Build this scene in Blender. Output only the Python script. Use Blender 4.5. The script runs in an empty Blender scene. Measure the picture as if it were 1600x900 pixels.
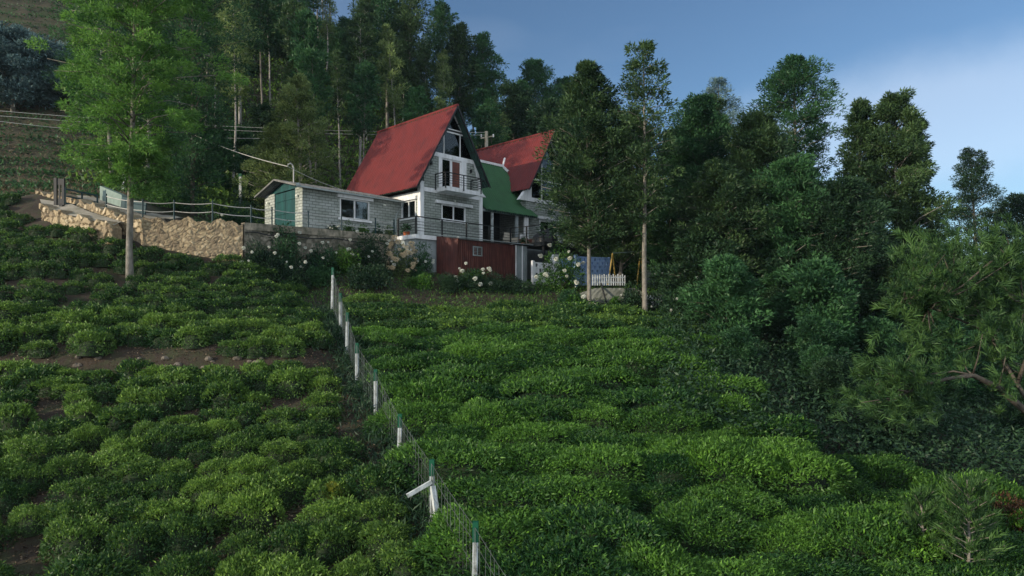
import bpy, math, random
import numpy as np
from mathutils import Vector, Matrix

random.seed(7); RNG = np.random.default_rng(7)
S = bpy.context.scene
COL = S.collection

# ------------------------------------------------------------ camera, sky, sun, exposure
cam = bpy.data.cameras.new('camera'); camo = bpy.data.objects.new('camera', cam); COL.objects.link(camo)
camo.location = (0, 0, 0); camo.rotation_euler = (math.radians(90), 0, 0)
cam.lens = 22.5; cam.sensor_width = 36; cam.shift_y = 35/1600; cam.clip_start = .1; cam.clip_end = 5000
S.camera = camo
S.view_settings.view_transform = 'Standard'; S.view_settings.look = 'None'
S.view_settings.exposure = 0.6; S.view_settings.gamma = 1
SUN_AZ = Vector((-.88, -.47)).normalized(); SUN_EL = math.radians(13)
w = bpy.data.worlds.new('World'); S.world = w; w.use_nodes = True
nt = w.node_tree; bg = nt.nodes['Background']
sky = nt.nodes.new('ShaderNodeTexSky'); sky.sky_type = 'NISHITA'; sky.sun_disc = False
sky.sun_elevation = SUN_EL; sky.sun_rotation = math.atan2(SUN_AZ.x, SUN_AZ.y) % (2*math.pi)
sky.altitude = 1800; sky.air_density = 1.25; sky.dust_density = .5; sky.ozone_density = 3.5
def wn(t, **k):
    n = nt.nodes.new(t)
    for a, b in k.items(): setattr(n, a, b)
    return n
tc = wn('ShaderNodeTexCoord'); mp = wn('ShaderNodeMapping'); mp.inputs['Scale'].default_value = (1.1, 1.1, 3.4)
mp.inputs['Location'].default_value = (.35, .1, .22)
ns = wn('ShaderNodeTexNoise'); ns.inputs['Scale'].default_value = 1.7; ns.inputs['Detail'].default_value = 5; ns.inputs['Roughness'].default_value = .45
cr = wn('ShaderNodeValToRGB'); cr.color_ramp.elements[0].position = .50; cr.color_ramp.elements[1].position = .78
cr.color_ramp.elements[1].color = (.10, .10, .10, 1)
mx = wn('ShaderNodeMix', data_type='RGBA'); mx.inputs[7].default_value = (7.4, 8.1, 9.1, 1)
L = nt.links.new
L(tc.outputs['Generated'], mp.inputs[0]); L(mp.outputs[0], ns.inputs[0]); L(ns.outputs[0], cr.inputs[0])
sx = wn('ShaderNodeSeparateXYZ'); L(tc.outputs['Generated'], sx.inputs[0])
mr = wn('ShaderNodeMapRange'); mr.inputs[1].default_value = .35; mr.inputs[2].default_value = -.5; mr.inputs[3].default_value = 0; mr.inputs[4].default_value = .85; L(sx.outputs[1], mr.inputs[0])  # unseen cloud cover behind and overhead, added to brighten the ambient fill
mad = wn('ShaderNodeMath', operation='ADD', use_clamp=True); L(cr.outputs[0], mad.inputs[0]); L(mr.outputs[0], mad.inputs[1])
# a soft bank of cloud low in the north-east sky
cp = wn('ShaderNodeVectorMath', operation='SUBTRACT'); cp.inputs[1].default_value = (.555, .80, .225); L(tc.outputs['Generated'], cp.inputs[0])
dn = wn('ShaderNodeTexNoise'); dn.inputs['Scale'].default_value = 3.2; dn.inputs['Detail'].default_value = 7; dn.inputs['Roughness'].default_value = .55; L(tc.outputs['Generated'], dn.inputs[0])
ds = wn('ShaderNodeVectorMath', operation='MULTIPLY_ADD'); ds.inputs[1].default_value = (.42, .42, .20); L(dn.outputs['Color'], ds.inputs[0]); L(cp.outputs[0], ds.inputs[2])
d2 = wn('ShaderNodeVectorMath', operation='MULTIPLY'); d2.inputs[1].default_value = (3.4, 3.4, 8.5); L(ds.outputs[0], d2.inputs[0])
d3 = wn('ShaderNodeVectorMath', operation='SUBTRACT'); d3.inputs[1].default_value = (.714, .714, .85); L(d2.outputs[0], d3.inputs[0])
ln = wn('ShaderNodeVectorMath', operation='LENGTH'); L(d3.outputs[0], ln.inputs[0])
cm = wn('ShaderNodeMapRange', interpolation_type='SMOOTHSTEP'); cm.inputs[1].default_value = 1.15; cm.inputs[2].default_value = .35; cm.inputs[3].default_value = 0; cm.inputs[4].default_value = .27; L(ln.outputs['Value'], cm.inputs[0])
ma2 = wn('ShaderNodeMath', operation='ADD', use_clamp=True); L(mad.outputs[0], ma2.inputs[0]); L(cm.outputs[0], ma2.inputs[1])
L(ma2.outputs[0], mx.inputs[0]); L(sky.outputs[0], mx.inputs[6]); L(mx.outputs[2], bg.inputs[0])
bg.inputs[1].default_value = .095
sl = bpy.data.lights.new('sun', 'SUN'); sl.energy = 3.1; sl.angle = math.radians(.6); sl.color = (1, .86, .68)
so = bpy.data.objects.new('sun', sl); COL.objects.link(so)
sd = Vector((SUN_AZ.x*math.cos(SUN_EL), SUN_AZ.y*math.cos(SUN_EL), math.sin(SUN_EL)))
so.rotation_euler = sd.to_track_quat('Z', 'Y').to_euler(); so.location = (-30, -20, 40)
cy = S.cycles
cy.max_bounces = 5; cy.diffuse_bounces = 3; cy.glossy_bounces = 2; cy.transmission_bounces = 3; cy.transparent_max_bounces = 6
cy.use_denoising = True; cy.sample_clamp_indirect = 4; cy.caustics_reflective = False; cy.caustics_refractive = False

# ------------------------------------------------------------ materials
def lin(c): return tuple((x/255/12.92 if x/255 <= .04045 else ((x/255+.055)/1.055)**2.4) for x in c) + (1,)
class NT:
    def __init__(s, name):
        s.m = bpy.data.materials.new(name); s.m.use_nodes = True; s.t = s.m.node_tree
        s.b = s.t.nodes['Principled BSDF']
    def n(s, t, **k):
        x = s.t.nodes.new(t)
        for a, b in k.items(): setattr(x, a, b)
        return x
    def l(s, a, b): s.t.links.new(a, b)
def mat(name, c1, c2=None, rough=.7, scale=3, bump=0, bscale=20, metal=0, stain=None, sscale=(1, 1, .25), spec=.3, detail=6):
    t = NT(name); c2 = c2 or tuple(x*.75 for x in c1)
    co = t.n('ShaderNodeTexCoord'); no = t.n('ShaderNodeTexNoise'); no.inputs['Scale'].default_value = scale; no.inputs['Detail'].default_value = detail
    t.l(co.outputs['Object'], no.inputs[0])
    rp = t.n('ShaderNodeValToRGB'); e = rp.color_ramp.elements; e[0].position = .32; e[1].position = .68
    e[0].color = (*c2[:3], 1); e[1].color = (*c1[:3], 1); t.l(no.outputs[0], rp.inputs[0]); out = rp.outputs[0]
    if stain:
        mp = t.n('ShaderNodeMapping'); mp.inputs['Scale'].default_value = sscale; t.l(co.outputs['Object'], mp.inputs[0])
        n2 = t.n('ShaderNodeTexNoise'); n2.inputs['Scale'].default_value = 2.2; n2.inputs['Detail'].default_value = 8; n2.inputs['Roughness'].default_value = .65; t.l(mp.outputs[0], n2.inputs[0])
        r2 = t.n('ShaderNodeValToRGB'); r2.color_ramp.elements[0].position = .48; r2.color_ramp.elements[1].position = .72; t.l(n2.outputs[0], r2.inputs[0])
        m = t.n('ShaderNodeMix', data_type='RGBA'); m.inputs[7].default_value = (*stain[:3], 1)
        t.l(r2.outputs[0], m.inputs[0]); t.l(out, m.inputs[6]); out = m.outputs[2]
    t.l(out, t.b.inputs['Base Color']); t.b.inputs['Roughness'].default_value = rough; t.b.inputs['Metallic'].default_value = metal
    t.b.inputs['Specular IOR Level'].default_value = spec
    if bump:
        nb = t.n('ShaderNodeTexNoise'); nb.inputs['Scale'].default_value = bscale; nb.inputs['Detail'].default_value = 5; t.l(co.outputs['Object'], nb.inputs[0])
        b = t.n('ShaderNodeBump'); b.inputs['Strength'].default_value = bump; b.inputs['Distance'].default_value = .03
        t.l(nb.outputs[0], b.inputs['Height']); t.l(b.outputs[0], t.b.inputs['Normal'])
    return t.m
def block_mat(name, c1, c2, mortar, bw=.36, rh=.152):
    t = NT(name); uv = t.n('ShaderNodeTexCoord')
    nz = t.n('ShaderNodeTexNoise'); nz.inputs['Scale'].default_value = 1.1; nz.inputs['Detail'].default_value = 6; t.l(uv.outputs['UV'], nz.inputs[0])
    br = t.n('ShaderNodeTexBrick'); br.inputs['Scale'].default_value = 1; br.inputs['Brick Width'].default_value = bw; br.inputs['Row Height'].default_value = rh
    br.inputs['Mortar Size'].default_value = .014; br.inputs['Mortar Smooth'].default_value = .3; br.inputs['Bias'].default_value = -.1
    br.inputs['Color1'].default_value = (*c1, 1); br.inputs['Color2'].default_value = (*c2, 1); br.inputs['Mortar'].default_value = (*mortar, 1)
    t.l(uv.outputs['UV'], br.inputs[0])
    m = t.n('ShaderNodeMix', data_type='RGBA', blend_type='MULTIPLY'); m.inputs[0].default_value = 1
    rp = t.n('ShaderNodeValToRGB'); rp.color_ramp.elements[0].position = .3; rp.color_ramp.elements[1].position = .65
    rp.color_ramp.elements[0].color = (.62, .66, .6, 1); t.l(nz.outputs[0], rp.inputs[0])
    t.l(br.outputs[0], m.inputs[6]); t.l(rp.outputs[0], m.inputs[7]); t.l(m.outputs[2], t.b.inputs['Base Color'])
    b = t.n('ShaderNodeBump', invert=True); b.inputs['Strength'].default_value = .9; b.inputs['Distance'].default_value = .02
    t.l(br.outputs['Fac'], b.inputs['Height']); t.l(b.outputs[0], t.b.inputs['Normal']); t.b.inputs['Roughness'].default_value = .85
    return t.m
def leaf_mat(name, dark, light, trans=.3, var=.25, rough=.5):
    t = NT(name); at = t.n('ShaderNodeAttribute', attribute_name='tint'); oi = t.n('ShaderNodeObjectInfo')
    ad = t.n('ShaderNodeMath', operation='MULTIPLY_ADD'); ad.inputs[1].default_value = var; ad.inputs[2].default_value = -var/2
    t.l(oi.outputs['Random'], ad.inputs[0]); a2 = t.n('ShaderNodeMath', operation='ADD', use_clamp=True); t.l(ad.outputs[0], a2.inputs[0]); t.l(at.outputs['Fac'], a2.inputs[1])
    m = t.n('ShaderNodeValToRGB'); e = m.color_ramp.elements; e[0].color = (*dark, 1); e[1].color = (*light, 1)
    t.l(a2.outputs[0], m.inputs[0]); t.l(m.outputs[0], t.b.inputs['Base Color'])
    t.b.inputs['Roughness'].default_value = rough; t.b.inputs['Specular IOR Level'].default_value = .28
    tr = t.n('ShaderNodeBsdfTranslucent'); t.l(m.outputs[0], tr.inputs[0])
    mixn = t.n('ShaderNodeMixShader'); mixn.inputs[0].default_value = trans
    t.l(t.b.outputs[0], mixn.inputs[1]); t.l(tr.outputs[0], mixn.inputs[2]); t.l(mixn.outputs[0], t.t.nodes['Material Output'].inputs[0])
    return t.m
def glass_mat(name):
    t = NT(name); t.t.nodes.remove(t.b); g = t.n('ShaderNodeBsdfGlossy'); g.inputs['Roughness'].default_value = .03; g.inputs[0].default_value = (.8, .9, .9, 1)
    tr = t.n('ShaderNodeBsdfTransparent'); tr.inputs[0].default_value = (.9, .93, .93, 1); f = t.n('ShaderNodeFresnel'); f.inputs[0].default_value = 1.6
    m = t.n('ShaderNodeMixShader'); t.l(f.outputs[0], m.inputs[0]); t.l(tr.outputs[0], m.inputs[1]); t.l(g.outputs[0], m.inputs[2]); t.l(m.outputs[0], t.t.nodes['Material Output'].inputs[0])
    return t.m
M = dict(
    soil=mat('soil', (.05, .037, .025), (.025, .019, .013), .95, 1.2, .8, 14, stain=(.035, .05, .018), sscale=(.6, .6, .6)),
    hill=mat('hill_soil', (.072, .062, .040), (.03, .034, .02), .95, .5, .8, 6, stain=(.03, .055, .018), sscale=(.25, .25, .4)),
    white=mat('white_paint', (.84, .85, .84), (.74, .75, .74), .6, 2, .15, 30, stain=(.5, .51, .47), sscale=(1.5, 1.5, .3)),
    block=block_mat('painted_block', (.42, .45, .415), (.34, .37, .34), (.13, .145, .13)),
    red=mat('red_roof', (.16, .023, .020), (.135, .020, .018), .55, 1.5, .1, 60, stain=(.10, .019, .018), sscale=(.7, .7, .5)),
    green=mat('green_roof', (.032, .112, .040), (.027, .095, .034), .6, 1.5, .1, 60, stain=(.024, .08, .030), sscale=(.7, .7, .5)),
    under=mat('dark_green_underside', (.03, .07, .055), (.02, .05, .04), .7, 3),
    grey_sheet=mat('weathered_sheet', (.2, .2, .19), (.12, .12, .12), .7, 2, stain=(.07, .08, .06)),
    teal=mat('teal_door', (.004, .055, .052), (.003, .038, .038), .5, 1.4, .1, 30, stain=(.008, .09, .085)),
    dark=mat('black_iron', (.02, .022, .022), None, .5, 3),
    tealiron=mat('dark_teal_iron', (.01, .045, .05), None, .5, 3),
    rusty=mat('maroon_sheet', (.085, .022, .016), (.05, .015, .012), .6, 2, .1, 20, stain=(.15, .055, .04), sscale=(4, 4, .4)),
    plaster=mat('grey_plaster', (.34, .38, .38), (.24, .28, .28), .85, 2, .2, 20, stain=(.14, .17, .15)),
    concrete=mat('old_concrete', (.36, .31, .23), (.12, .115, .085), .9, 3.2, .9, 9, stain=(.04, .055, .03), sscale=(1.4, 1.4, .5)),
    path=mat('path_concrete', (.42, .38, .30), (.30, .27, .21), .9, 1.2, .4, 14, stain=(.17, .16, .10), sscale=(.8, .8, .8)),
    stone=None, bark=mat('pale_bark', (.26, .24, .2), (.13, .12, .10), .9, 4, .7, 18, stain=(.07, .075, .05), sscale=(3, 3, .7)),
    darkbark=mat('dark_bark', (.11, .095, .075), (.055, .05, .04), .9, 5, .8, 18),
    whitebark=mat('white_bark', (.42, .40, .36), (.22, .21, .19), .85, 4, .4, 18, stain=(.12, .12, .1), sscale=(2, 2, .8)),
    curtain=mat('grey_curtain', (.78, .82, .84), (.66, .70, .72), .9, 5),
    brown=mat('brown_door', (.16, .055, .035), (.10, .04, .03), .5, 3),
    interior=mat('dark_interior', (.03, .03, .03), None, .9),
    cap=mat('green_post_cap', (.006, .09, .045), None, .5), post=mat('white_post', (.58, .62, .62), (.36, .40, .40), .8, 6, .3, 30, stain=(.16, .17, .13), sscale=(4, 4, 2)),
    wire=mat('galvanised_wire', (.16, .18, .17), None, .5, 3, metal=.3), bush_core=mat('bush_core', (.022, .04, .014), (.014, .025, .01), .9, 8),
    yellow=mat('yellow_paint', (.5, .33, .07), (.35, .25, .07), .5, 4), mint=mat('mint_paint', (.20, .27, .23), None, .5, 4),
    blue=mat('blue_block', (.36, .52, .80), (.28, .44, .72), .7, 3), cream=mat('cream_cloth', (.55, .5, .4), None, .8),
    flower=mat('white_petals', (.8, .82, .74), (.7, .72, .6), .7, 20), yflower=mat('cream_trumpet', (.78, .66, .46), (.62, .5, .3), .7, 10),
    pvc=mat('grey_pvc', (.33, .38, .36), None, .5), cable=mat('pale_cable', (.5, .5, .46), None, .6), orange=mat('terracotta', (.35, .10, .04), None, .8),
    rubble=mat('loose_stone', (.20, .17, .13), (.08, .07, .055), .9, 5, .5, 20),
    cliff=mat('pale_rock_render', (.20, .21, .185), (.09, .10, .08), .9, 1.6, .6, 10, stain=(.07, .085, .06), sscale=(1.2, 1.2, .8)),
    glass=glass_mat('window_glass'),
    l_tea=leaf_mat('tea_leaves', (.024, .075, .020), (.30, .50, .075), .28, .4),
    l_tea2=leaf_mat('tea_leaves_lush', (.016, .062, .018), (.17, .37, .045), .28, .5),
    l_yel=leaf_mat('yellowing_leaves', (.12, .17, .02), (.42, .42, .05), .3, .2),
    l_bright=leaf_mat('bright_feathery_leaves', (.018, .078, .026), (.17, .35, .065), .38, .25),
    l_oak=leaf_mat('oak_leaves', (.016, .048, .024), (.09, .16, .055), .33, .35),
    l_green=leaf_mat('green_leaves', (.016, .056, .030), (.07, .18, .062), .33, .35),
    l_blue=leaf_mat('blue_green_leaves', (.03, .075, .08), (.22, .34, .33), .25, .2),
    l_olive=leaf_mat('olive_leaves', (.04, .085, .03), (.30, .40, .14), .38, .15),
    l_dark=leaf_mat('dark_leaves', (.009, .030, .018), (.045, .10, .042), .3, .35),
    l_needle=leaf_mat('long_narrow_leaves', (.014, .048, .02), (.12, .235, .06), .3, .15),
    l_red=leaf_mat('reddish_leaves', (.03, .02, .012), (.13, .06, .03), .25, .2),
    l_dry=leaf_mat('dry_stalks', (.05, .035, .02), (.28, .2, .12), .15, .2),
)
def stone_mat(nm, cols):
    t = NT(nm); at = t.n('ShaderNodeAttribute', attribute_name='tint'); co = t.n('ShaderNodeTexCoord')
    rp = t.n('ShaderNodeValToRGB'); e = rp.color_ramp.elements; e[0].color = (*cols[0], 1); e[1].color = (*cols[4], 1)
    for p, c in zip((.1, .35, .7), [(*c_, 1) for c_ in cols[1:4]]):
        x = rp.color_ramp.elements.new(p); x.color = c
    t.l(at.outputs['Fac'], rp.inputs[0])
    no = t.n('ShaderNodeTexNoise'); no.inputs['Scale'].default_value = 9; no.inputs['Detail'].default_value = 6; t.l(co.outputs['Object'], no.inputs[0])
    m = t.n('ShaderNodeMix', data_type='RGBA', blend_type='MULTIPLY'); m.inputs[0].default_value = .7
    r2 = t.n('ShaderNodeValToRGB'); r2.color_ramp.elements[0].position = .3; r2.color_ramp.elements[1].position = .6; r2.color_ramp.elements[0].color = (.4, .38, .34, 1); t.l(no.outputs[0], r2.inputs[0])
    t.l(rp.outputs[0], m.inputs[6]); t.l(r2.outputs[0], m.inputs[7]); t.l(m.outputs[2], t.b.inputs['Base Color']); t.b.inputs['Roughness'].default_value = .9
    b = t.n('ShaderNodeBump'); b.inputs['Strength'].default_value = .6; b.inputs['Distance'].default_value = .03; t.l(no.outputs[0], b.inputs['Height']); t.l(b.outputs[0], t.b.inputs['Normal'])
    return t.m
M['stone'] = stone_mat('rubble_stone', [(.05, .042, .03), (.17, .13, .085), (.33, .26, .16), (.44, .35, .21), (.60, .50, .34)])
M['oldstone'] = stone_mat('old_wall_stone', [(.03, .035, .022), (.07, .075, .05), (.13, .125, .09), (.22, .20, .15), (.34, .31, .24)])

# ------------------------------------------------------------ helpers
def tag(o, label=None, cat=None, group=None, kind=None):
    if label: o['label'] = label
    if cat: o['category'] = cat
    if group: o['group'] = group
    if kind: o['kind'] = kind
    return o
def link(name, me, parent=None, loc=None):
    o = bpy.data.objects.new(name, me); COL.objects.link(o)
    if parent: o.parent = parent
    if loc is not None: o.location = loc
    return o
def thing(name, label, cat, loc=(0, 0, 0), rz=0, group=None):
    o = bpy.data.objects.new(name, None); COL.objects.link(o); o.location = loc; o.rotation_euler = (0, 0, rz); o.empty_display_size = .2
    return tag(o, label, cat, group)
def copy_tree(o, parent=None):
    c = o.copy(); COL.objects.link(c); c.parent = parent
    for ch in o.children: copy_tree(ch, c)
    return c
def uvs(me):
    me.update(); n = len(me.loops)
    if not n: return
    co = np.empty(len(me.vertices)*3); me.vertices.foreach_get('co', co); co = co.reshape(-1, 3)
    vi = np.empty(n, int); me.loops.foreach_get('vertex_index', vi)
    pn = np.empty(len(me.polygons)*3); me.polygons.foreach_get('normal', pn); pn = np.abs(pn.reshape(-1, 3))
    lt = np.empty(len(me.polygons), int); me.polygons.foreach_get('loop_total', lt)
    ax = np.repeat(np.argmax(pn, 1), lt); p = co[vi]
    uv = np.where((ax == 0)[:, None], p[:, [1, 2]], np.where((ax == 1)[:, None], p[:, [0, 2]], p[:, [0, 1]]))
    l = me.uv_layers.new(name='UVMap'); l.data.foreach_set('uv', uv.astype(np.float32).ravel())
class MB:
    def __init__(s): s.v = []; s.f = []; s.t = []
    def add(s, vs, fs, tint=0.5):
        b = len(s.v); s.v += [tuple(x) for x in vs]; s.f += [[i+b for i in f] for f in fs]; s.t += [tint]*len(vs); return s
    def box(s, x0, x1, y0, y1, z0, z1):
        return s.add([(x0, y0, z0), (x1, y0, z0), (x1, y1, z0), (x0, y1, z0), (x0, y0, z1), (x1, y0, z1), (x1, y1, z1), (x0, y1, z1)],
                     [(0, 3, 2, 1), (4, 5, 6, 7), (0, 1, 5, 4), (1, 2, 6, 5), (2, 3, 7, 6), (3, 0, 4, 7)])
    def prism(s, poly, v0, v1):      # poly in (u,z), extruded along v
        n = len(poly)
        return s.add([(u, v0, z) for u, z in poly] + [(u, v1, z) for u, z in poly],
                     [tuple(range(n)), tuple(range(2*n-1, n-1, -1))] + [((i+1) % n, i, i+n, (i+1) % n+n) for i in range(n)])
    def flat(s, poly, z0, z1):       # poly in (x,y), z0/z1 numbers
        n = len(poly)
        return s.add([(x, y, z0) for x, y in poly] + [(x, y, z1) for x, y in poly],
                     [tuple(range(n-1, -1, -1)), tuple(range(n, 2*n))] + [(i, (i+1) % n, (i+1) % n+n, i+n) for i in range(n)])
    def bar(s, a, b, w, h=None):     # square bar between two points
        a = Vector(a); b = Vector(b); d = (b-a).normalized(); h = h or w
        up = Vector((0, 0, 1)) if abs(d.z) < .95 else Vector((1, 0, 0)); x = d.cross(up).normalized(); y = x.cross(d)
        vs = [p + x*sx*w/2 + y*sy*h/2 for p in (a, b) for sx, sy in ((-1, -1), (1, -1), (1, 1), (-1, 1))]
        return s.add(vs, [(3, 2, 1, 0), (4, 5, 6, 7), (0, 1, 5, 4), (1, 2, 6, 5), (2, 3, 7, 6), (3, 0, 4, 7)])
    def tube(s, pts, r, n=8):
        pts = [Vector(p) for p in pts]; rs = r if isinstance(r, (list, tuple)) else [r]*len(pts); vs = []; fs = []
        for i, p in enumerate(pts):
            d = (pts[min(i+1, len(pts)-1)] - pts[max(i-1, 0)]).normalized()
            up = Vector((0, 0, 1)) if abs(d.z) < .9 else Vector((1, 0, 0)); x = d.cross(up).normalized(); y = x.cross(d)
            for k in range(n): a = 2*math.pi*k/n; vs.append(p + (x*math.cos(a) + y*math.sin(a))*rs[i])
        for i in range(len(pts)-1):
            for k in range(n): fs.append((i*n+k, i*n+(k+1) % n, (i+1)*n+(k+1) % n, (i+1)*n+k))
        fs += [tuple(range(n-1, -1, -1)), tuple(range((len(pts)-1)*n, len(pts)*n))]
        return s.add(vs, fs)
    def blob(s, c, r, seed=0, amp=.25, n=7, m=5, tint=.5):
        rg = random.Random(seed); vs = []; fs = []
        ph = [rg.random()*6.28 for _ in range(4)]
        for j in range(m+1):
            th = math.pi*j/m
            for i in range(n):
                a = 2*math.pi*i/n; k = 1+amp*(math.sin(2*a+ph[0])*.5+math.sin(3*a+ph[1]+th*2)*.5+rg.uniform(-.4, .4)*(0 < j < m))
                vs.append((c[0]+r[0]*k*math.sin(th)*math.cos(a), c[1]+r[1]*k*math.sin(th)*math.sin(a), c[2]+r[2]*math.cos(th)*k))
        for j in range(m):
            for i in range(n): fs.append((j*n+i, (j+1)*n+i, (j+1)*n+(i+1) % n, j*n+(i+1) % n))
        return s.add(vs, fs, tint)
    def build(s, name, m, parent=None, smooth=False, loc=None):
        me = bpy.data.meshes.new(name); me.from_pydata(s.v, [], s.f); me.materials.append(m)
        a = me.attributes.new('tint', 'FLOAT', 'POINT'); a.data.foreach_set('value', np.array(s.t, np.float32))
        if smooth: me.polygons.foreach_set('use_smooth', [True]*len(me.polygons))
        uvs(me); return link(name, me, parent, loc)
def qmesh(name, v, m, tint=None, extra=None, smooth=False):
    """mesh of loose quads from an (N,4,3) array, optional (verts,faces,tint) extra with second material"""
    N = len(v); co = v.reshape(-1, 3); t = np.repeat(tint, 4) if tint is not None else np.full(N*4, .5)
    faces = np.arange(N*4).reshape(-1, 4); mats = [m]; mi = np.zeros(N, np.int32)
    lv = faces.ravel(); ls = np.arange(N)*4; lt = np.full(N, 4)
    if extra is not None:
        ev, ef, em = extra; b = len(co); co = np.vstack([co, np.array(ev)]); t = np.concatenate([t, np.full(len(ev), .2)])
        fl = np.concatenate([np.array(f) for f in ef])+b; fn = np.array([len(f) for f in ef])
        ls = np.concatenate([ls, len(lv)+np.concatenate([[0], np.cumsum(fn)[:-1]])]); lv = np.concatenate([lv, fl]); lt = np.concatenate([lt, fn])
        mi = np.concatenate([mi, np.ones(len(ef), np.int32)]); mats.append(em)
    me = bpy.data.meshes.new(name); me.vertices.add(len(co)); me.vertices.foreach_set('co', co.astype(np.float32).ravel())
    me.loops.add(len(lv)); me.loops.foreach_set('vertex_index', lv.astype(np.int32)); me.polygons.add(len(ls))
    me.polygons.foreach_set('loop_start', ls.astype(np.int32)); me.polygons.foreach_set('loop_total', lt.astype(np.int32))
    for x in mats: me.materials.append(x)
    me.polygons.foreach_set('material_index', mi); a = me.attributes.new('tint', 'FLOAT', 'POINT'); a.data.foreach_set('value', t.astype(np.float32))
    me.update(calc_edges=True); return me
def unit(a): return a/np.maximum(np.linalg.norm(a, axis=-1, keepdims=True), 1e-9)
def leaves(c, d, Ln, W, rng, up=.5):
    """leaf-shaped quads at centres c pointing along d"""
    N = len(c); n = rng.normal(size=(N, 3)); n[:, 2] = np.abs(n[:, 2])+up; s = unit(np.cross(d, n))
    Ln = (Ln*rng.uniform(.6, 1.25, N))[:, None]; W = (W*rng.uniform(.7, 1.2, N))[:, None]
    b = unit(np.cross(s, d))*Ln*.12
    return np.stack([c, c+d*Ln*.42+s*W/2+b, c+d*Ln-b*.6, c+d*Ln*.42-s*W/2+b], 1)

# ------------------------------------------------------------ terrain
def PX(px, py, D): return ((px-800)/1000*D, D, (485-py)*D/1000)
YAW = math.atan2(.714, .70); CY, SY = math.cos(YAW), math.sin(YAW); C0 = (-5.15, 36.0)
def LW(u, v, z=0): return (C0[0]+u*CY-v*SY, C0[1]+u*SY+v*CY, z)
def WL(x, y): dx, dy = x-C0[0], y-C0[1]; return dx*CY+dy*SY, -dx*SY+dy*CY
GH = .75
ctrl = [PX(px, py, d) for px, py, d in ((0, 900, 10.8), (400, 900, 10.8), (800, 900, 10.2), (1200, 900, 10.2), (1600, 900, 10.8),
    (0, 750, 13.5), (400, 750, 13.5), (800, 750, 13), (1200, 760, 13), (1600, 800, 13), (0, 650, 16.5), (400, 650, 16.5), (800, 650, 16), (1100, 660, 16), (1400, 700, 17), (1600, 720, 17),
    (0, 560, 20), (400, 560, 20), (800, 560, 20), (1100, 570, 20), (0, 500, 22.5), (400, 500, 23), (800, 505, 24), (1050, 510, 25), (0, 440, 25), (400, 440, 27), (700, 472, 29), (1000, 477, 29.5),
    (0, 380, 28), (200, 400, 28), (0, 325, 32), (480, 428, 31))]
ctrl = [(x, y, z-GH) for x, y, z in ctrl]
ctrl += [PX(px, py, d) for px, py, d in ((380, 410, 30.2), (225, 385, 29.2), (300, 398, 29.8), (110, 352, 30.2), (600, 435, 33), (540, 425, 32), (715, 436, 33.7), (825, 442, 37), (950, 448, 35.5), (1050, 472, 33), (1130, 500, 30),
    (1200, 560, 26), (1300, 600, 24), (1500, 660, 24), (1600, 600, 40), (1300, 520, 40), (1100, 460, 42), (0, 300, 38), (100, 303, 37), (60, 303, 34.5), (0, -160, 90), (0, 178, 55), (130, 200, 55),
    (300, 296, 45), (340, 230, 60), (550, 175, 75), (560, 70, 100), (620, 120, 100), (700, 195, 100), (800, 262, 100), (900, 310, 100), (1100, 390, 100), (1300, 440, 100), (1600, 480, 100), (300, -60, 95))]
ctrl += [LW(2, 12, 4.2), LW(8, 12, 4.2), LW(-6, 9, 4.6), LW(14, 8, 3.8), LW(4, -1.6, 1.8), LW(9, -2, 1.9), LW(-4, 3, 3.6), LW(3, 4, 3.6),
         (-30, 0, -8), (0, 0, -7.6), (30, 0, -8), (-60, 30, 2), (60, 30, -6), (-95, 60, 14), (90, 70, -6), (-120, 130, 52), (-30, 150, 38), (20, 150, 4), (90, 150, -10)]
CT = np.array(ctrl)
def _U(r2): return np.where(r2 > 1e-9, .5*r2*np.log(r2+1e-12), 0)
def _fit():
    n = len(CT); K = _U(((CT[:, None, :2]-CT[None, :, :2])**2).sum(-1)) + np.eye(n)*1.2
    A = np.zeros((n+3, n+3)); A[:n, :n] = K; P = np.hstack([np.ones((n, 1)), CT[:, :2]]); A[:n, n:] = P; A[n:, :n] = P.T
    return np.linalg.solve(A, np.concatenate([CT[:, 2], np.zeros(3)]))
TW = _fit()
def sstep(a, b, x): t = np.clip((x-a)/(b-a), 0, 1); return t*t*(3-2*t)
def ground(x, y):
    x = np.atleast_1d(np.asarray(x, float)); y = np.atleast_1d(np.asarray(y, float)); out = np.empty(x.shape); xf = x.ravel(); yf = y.ravel(); of = out.ravel()
    for i in range(0, len(xf), 20000):
        X = xf[i:i+20000]; Y = yf[i:i+20000]
        of[i:i+20000] = _U((X[:, None]-CT[None, :, 0])**2+(Y[:, None]-CT[None, :, 1])**2) @ TW[:-3] + TW[-3] + TW[-2]*X + TW[-1]*Y
    z = of.reshape(x.shape)
    # terrace step in the left tea field
    z = z + .42*sstep(20.5, 21.0, y)*sstep(-5.5, -7, x)*sstep(25, 22, y)
    # terraces on the hill
    hz = sstep(36, 44, y)*sstep(60, 20, x); zz = z + .4*np.sin(x*.11+y*.05); st = 1.5; fr = zz/st-np.floor(zz/st)
    z = z + hz*st*.8*(sstep(.55, 1., fr)-fr)*sstep(3.9, 6, z)
    z = z + .05*np.sin(x*1.7+y*.6)*np.sin(y*1.9-x*.4)
    u = (x-C0[0])*CY+(y-C0[1])*SY; v = -(x-C0[0])*SY+(y-C0[1])*CY
    vf = np.where(u < -1.4, .9, -1.2); dx = np.maximum(np.maximum(-9.0-u, u-15), 0); dy = np.maximum(np.maximum(vf-v, v-9), 0)
    z = np.minimum(z, 3.85+np.hypot(dx, dy)*.9)
    back = np.clip(y, 10, 1e9)*0
    far = np.maximum(0, y-118); z = z-far*.55*sstep(118, 150, y)
    far2 = np.maximum(0, np.abs(x)-130); z = z-far2*.2
    return np.maximum(z, -60)
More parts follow.
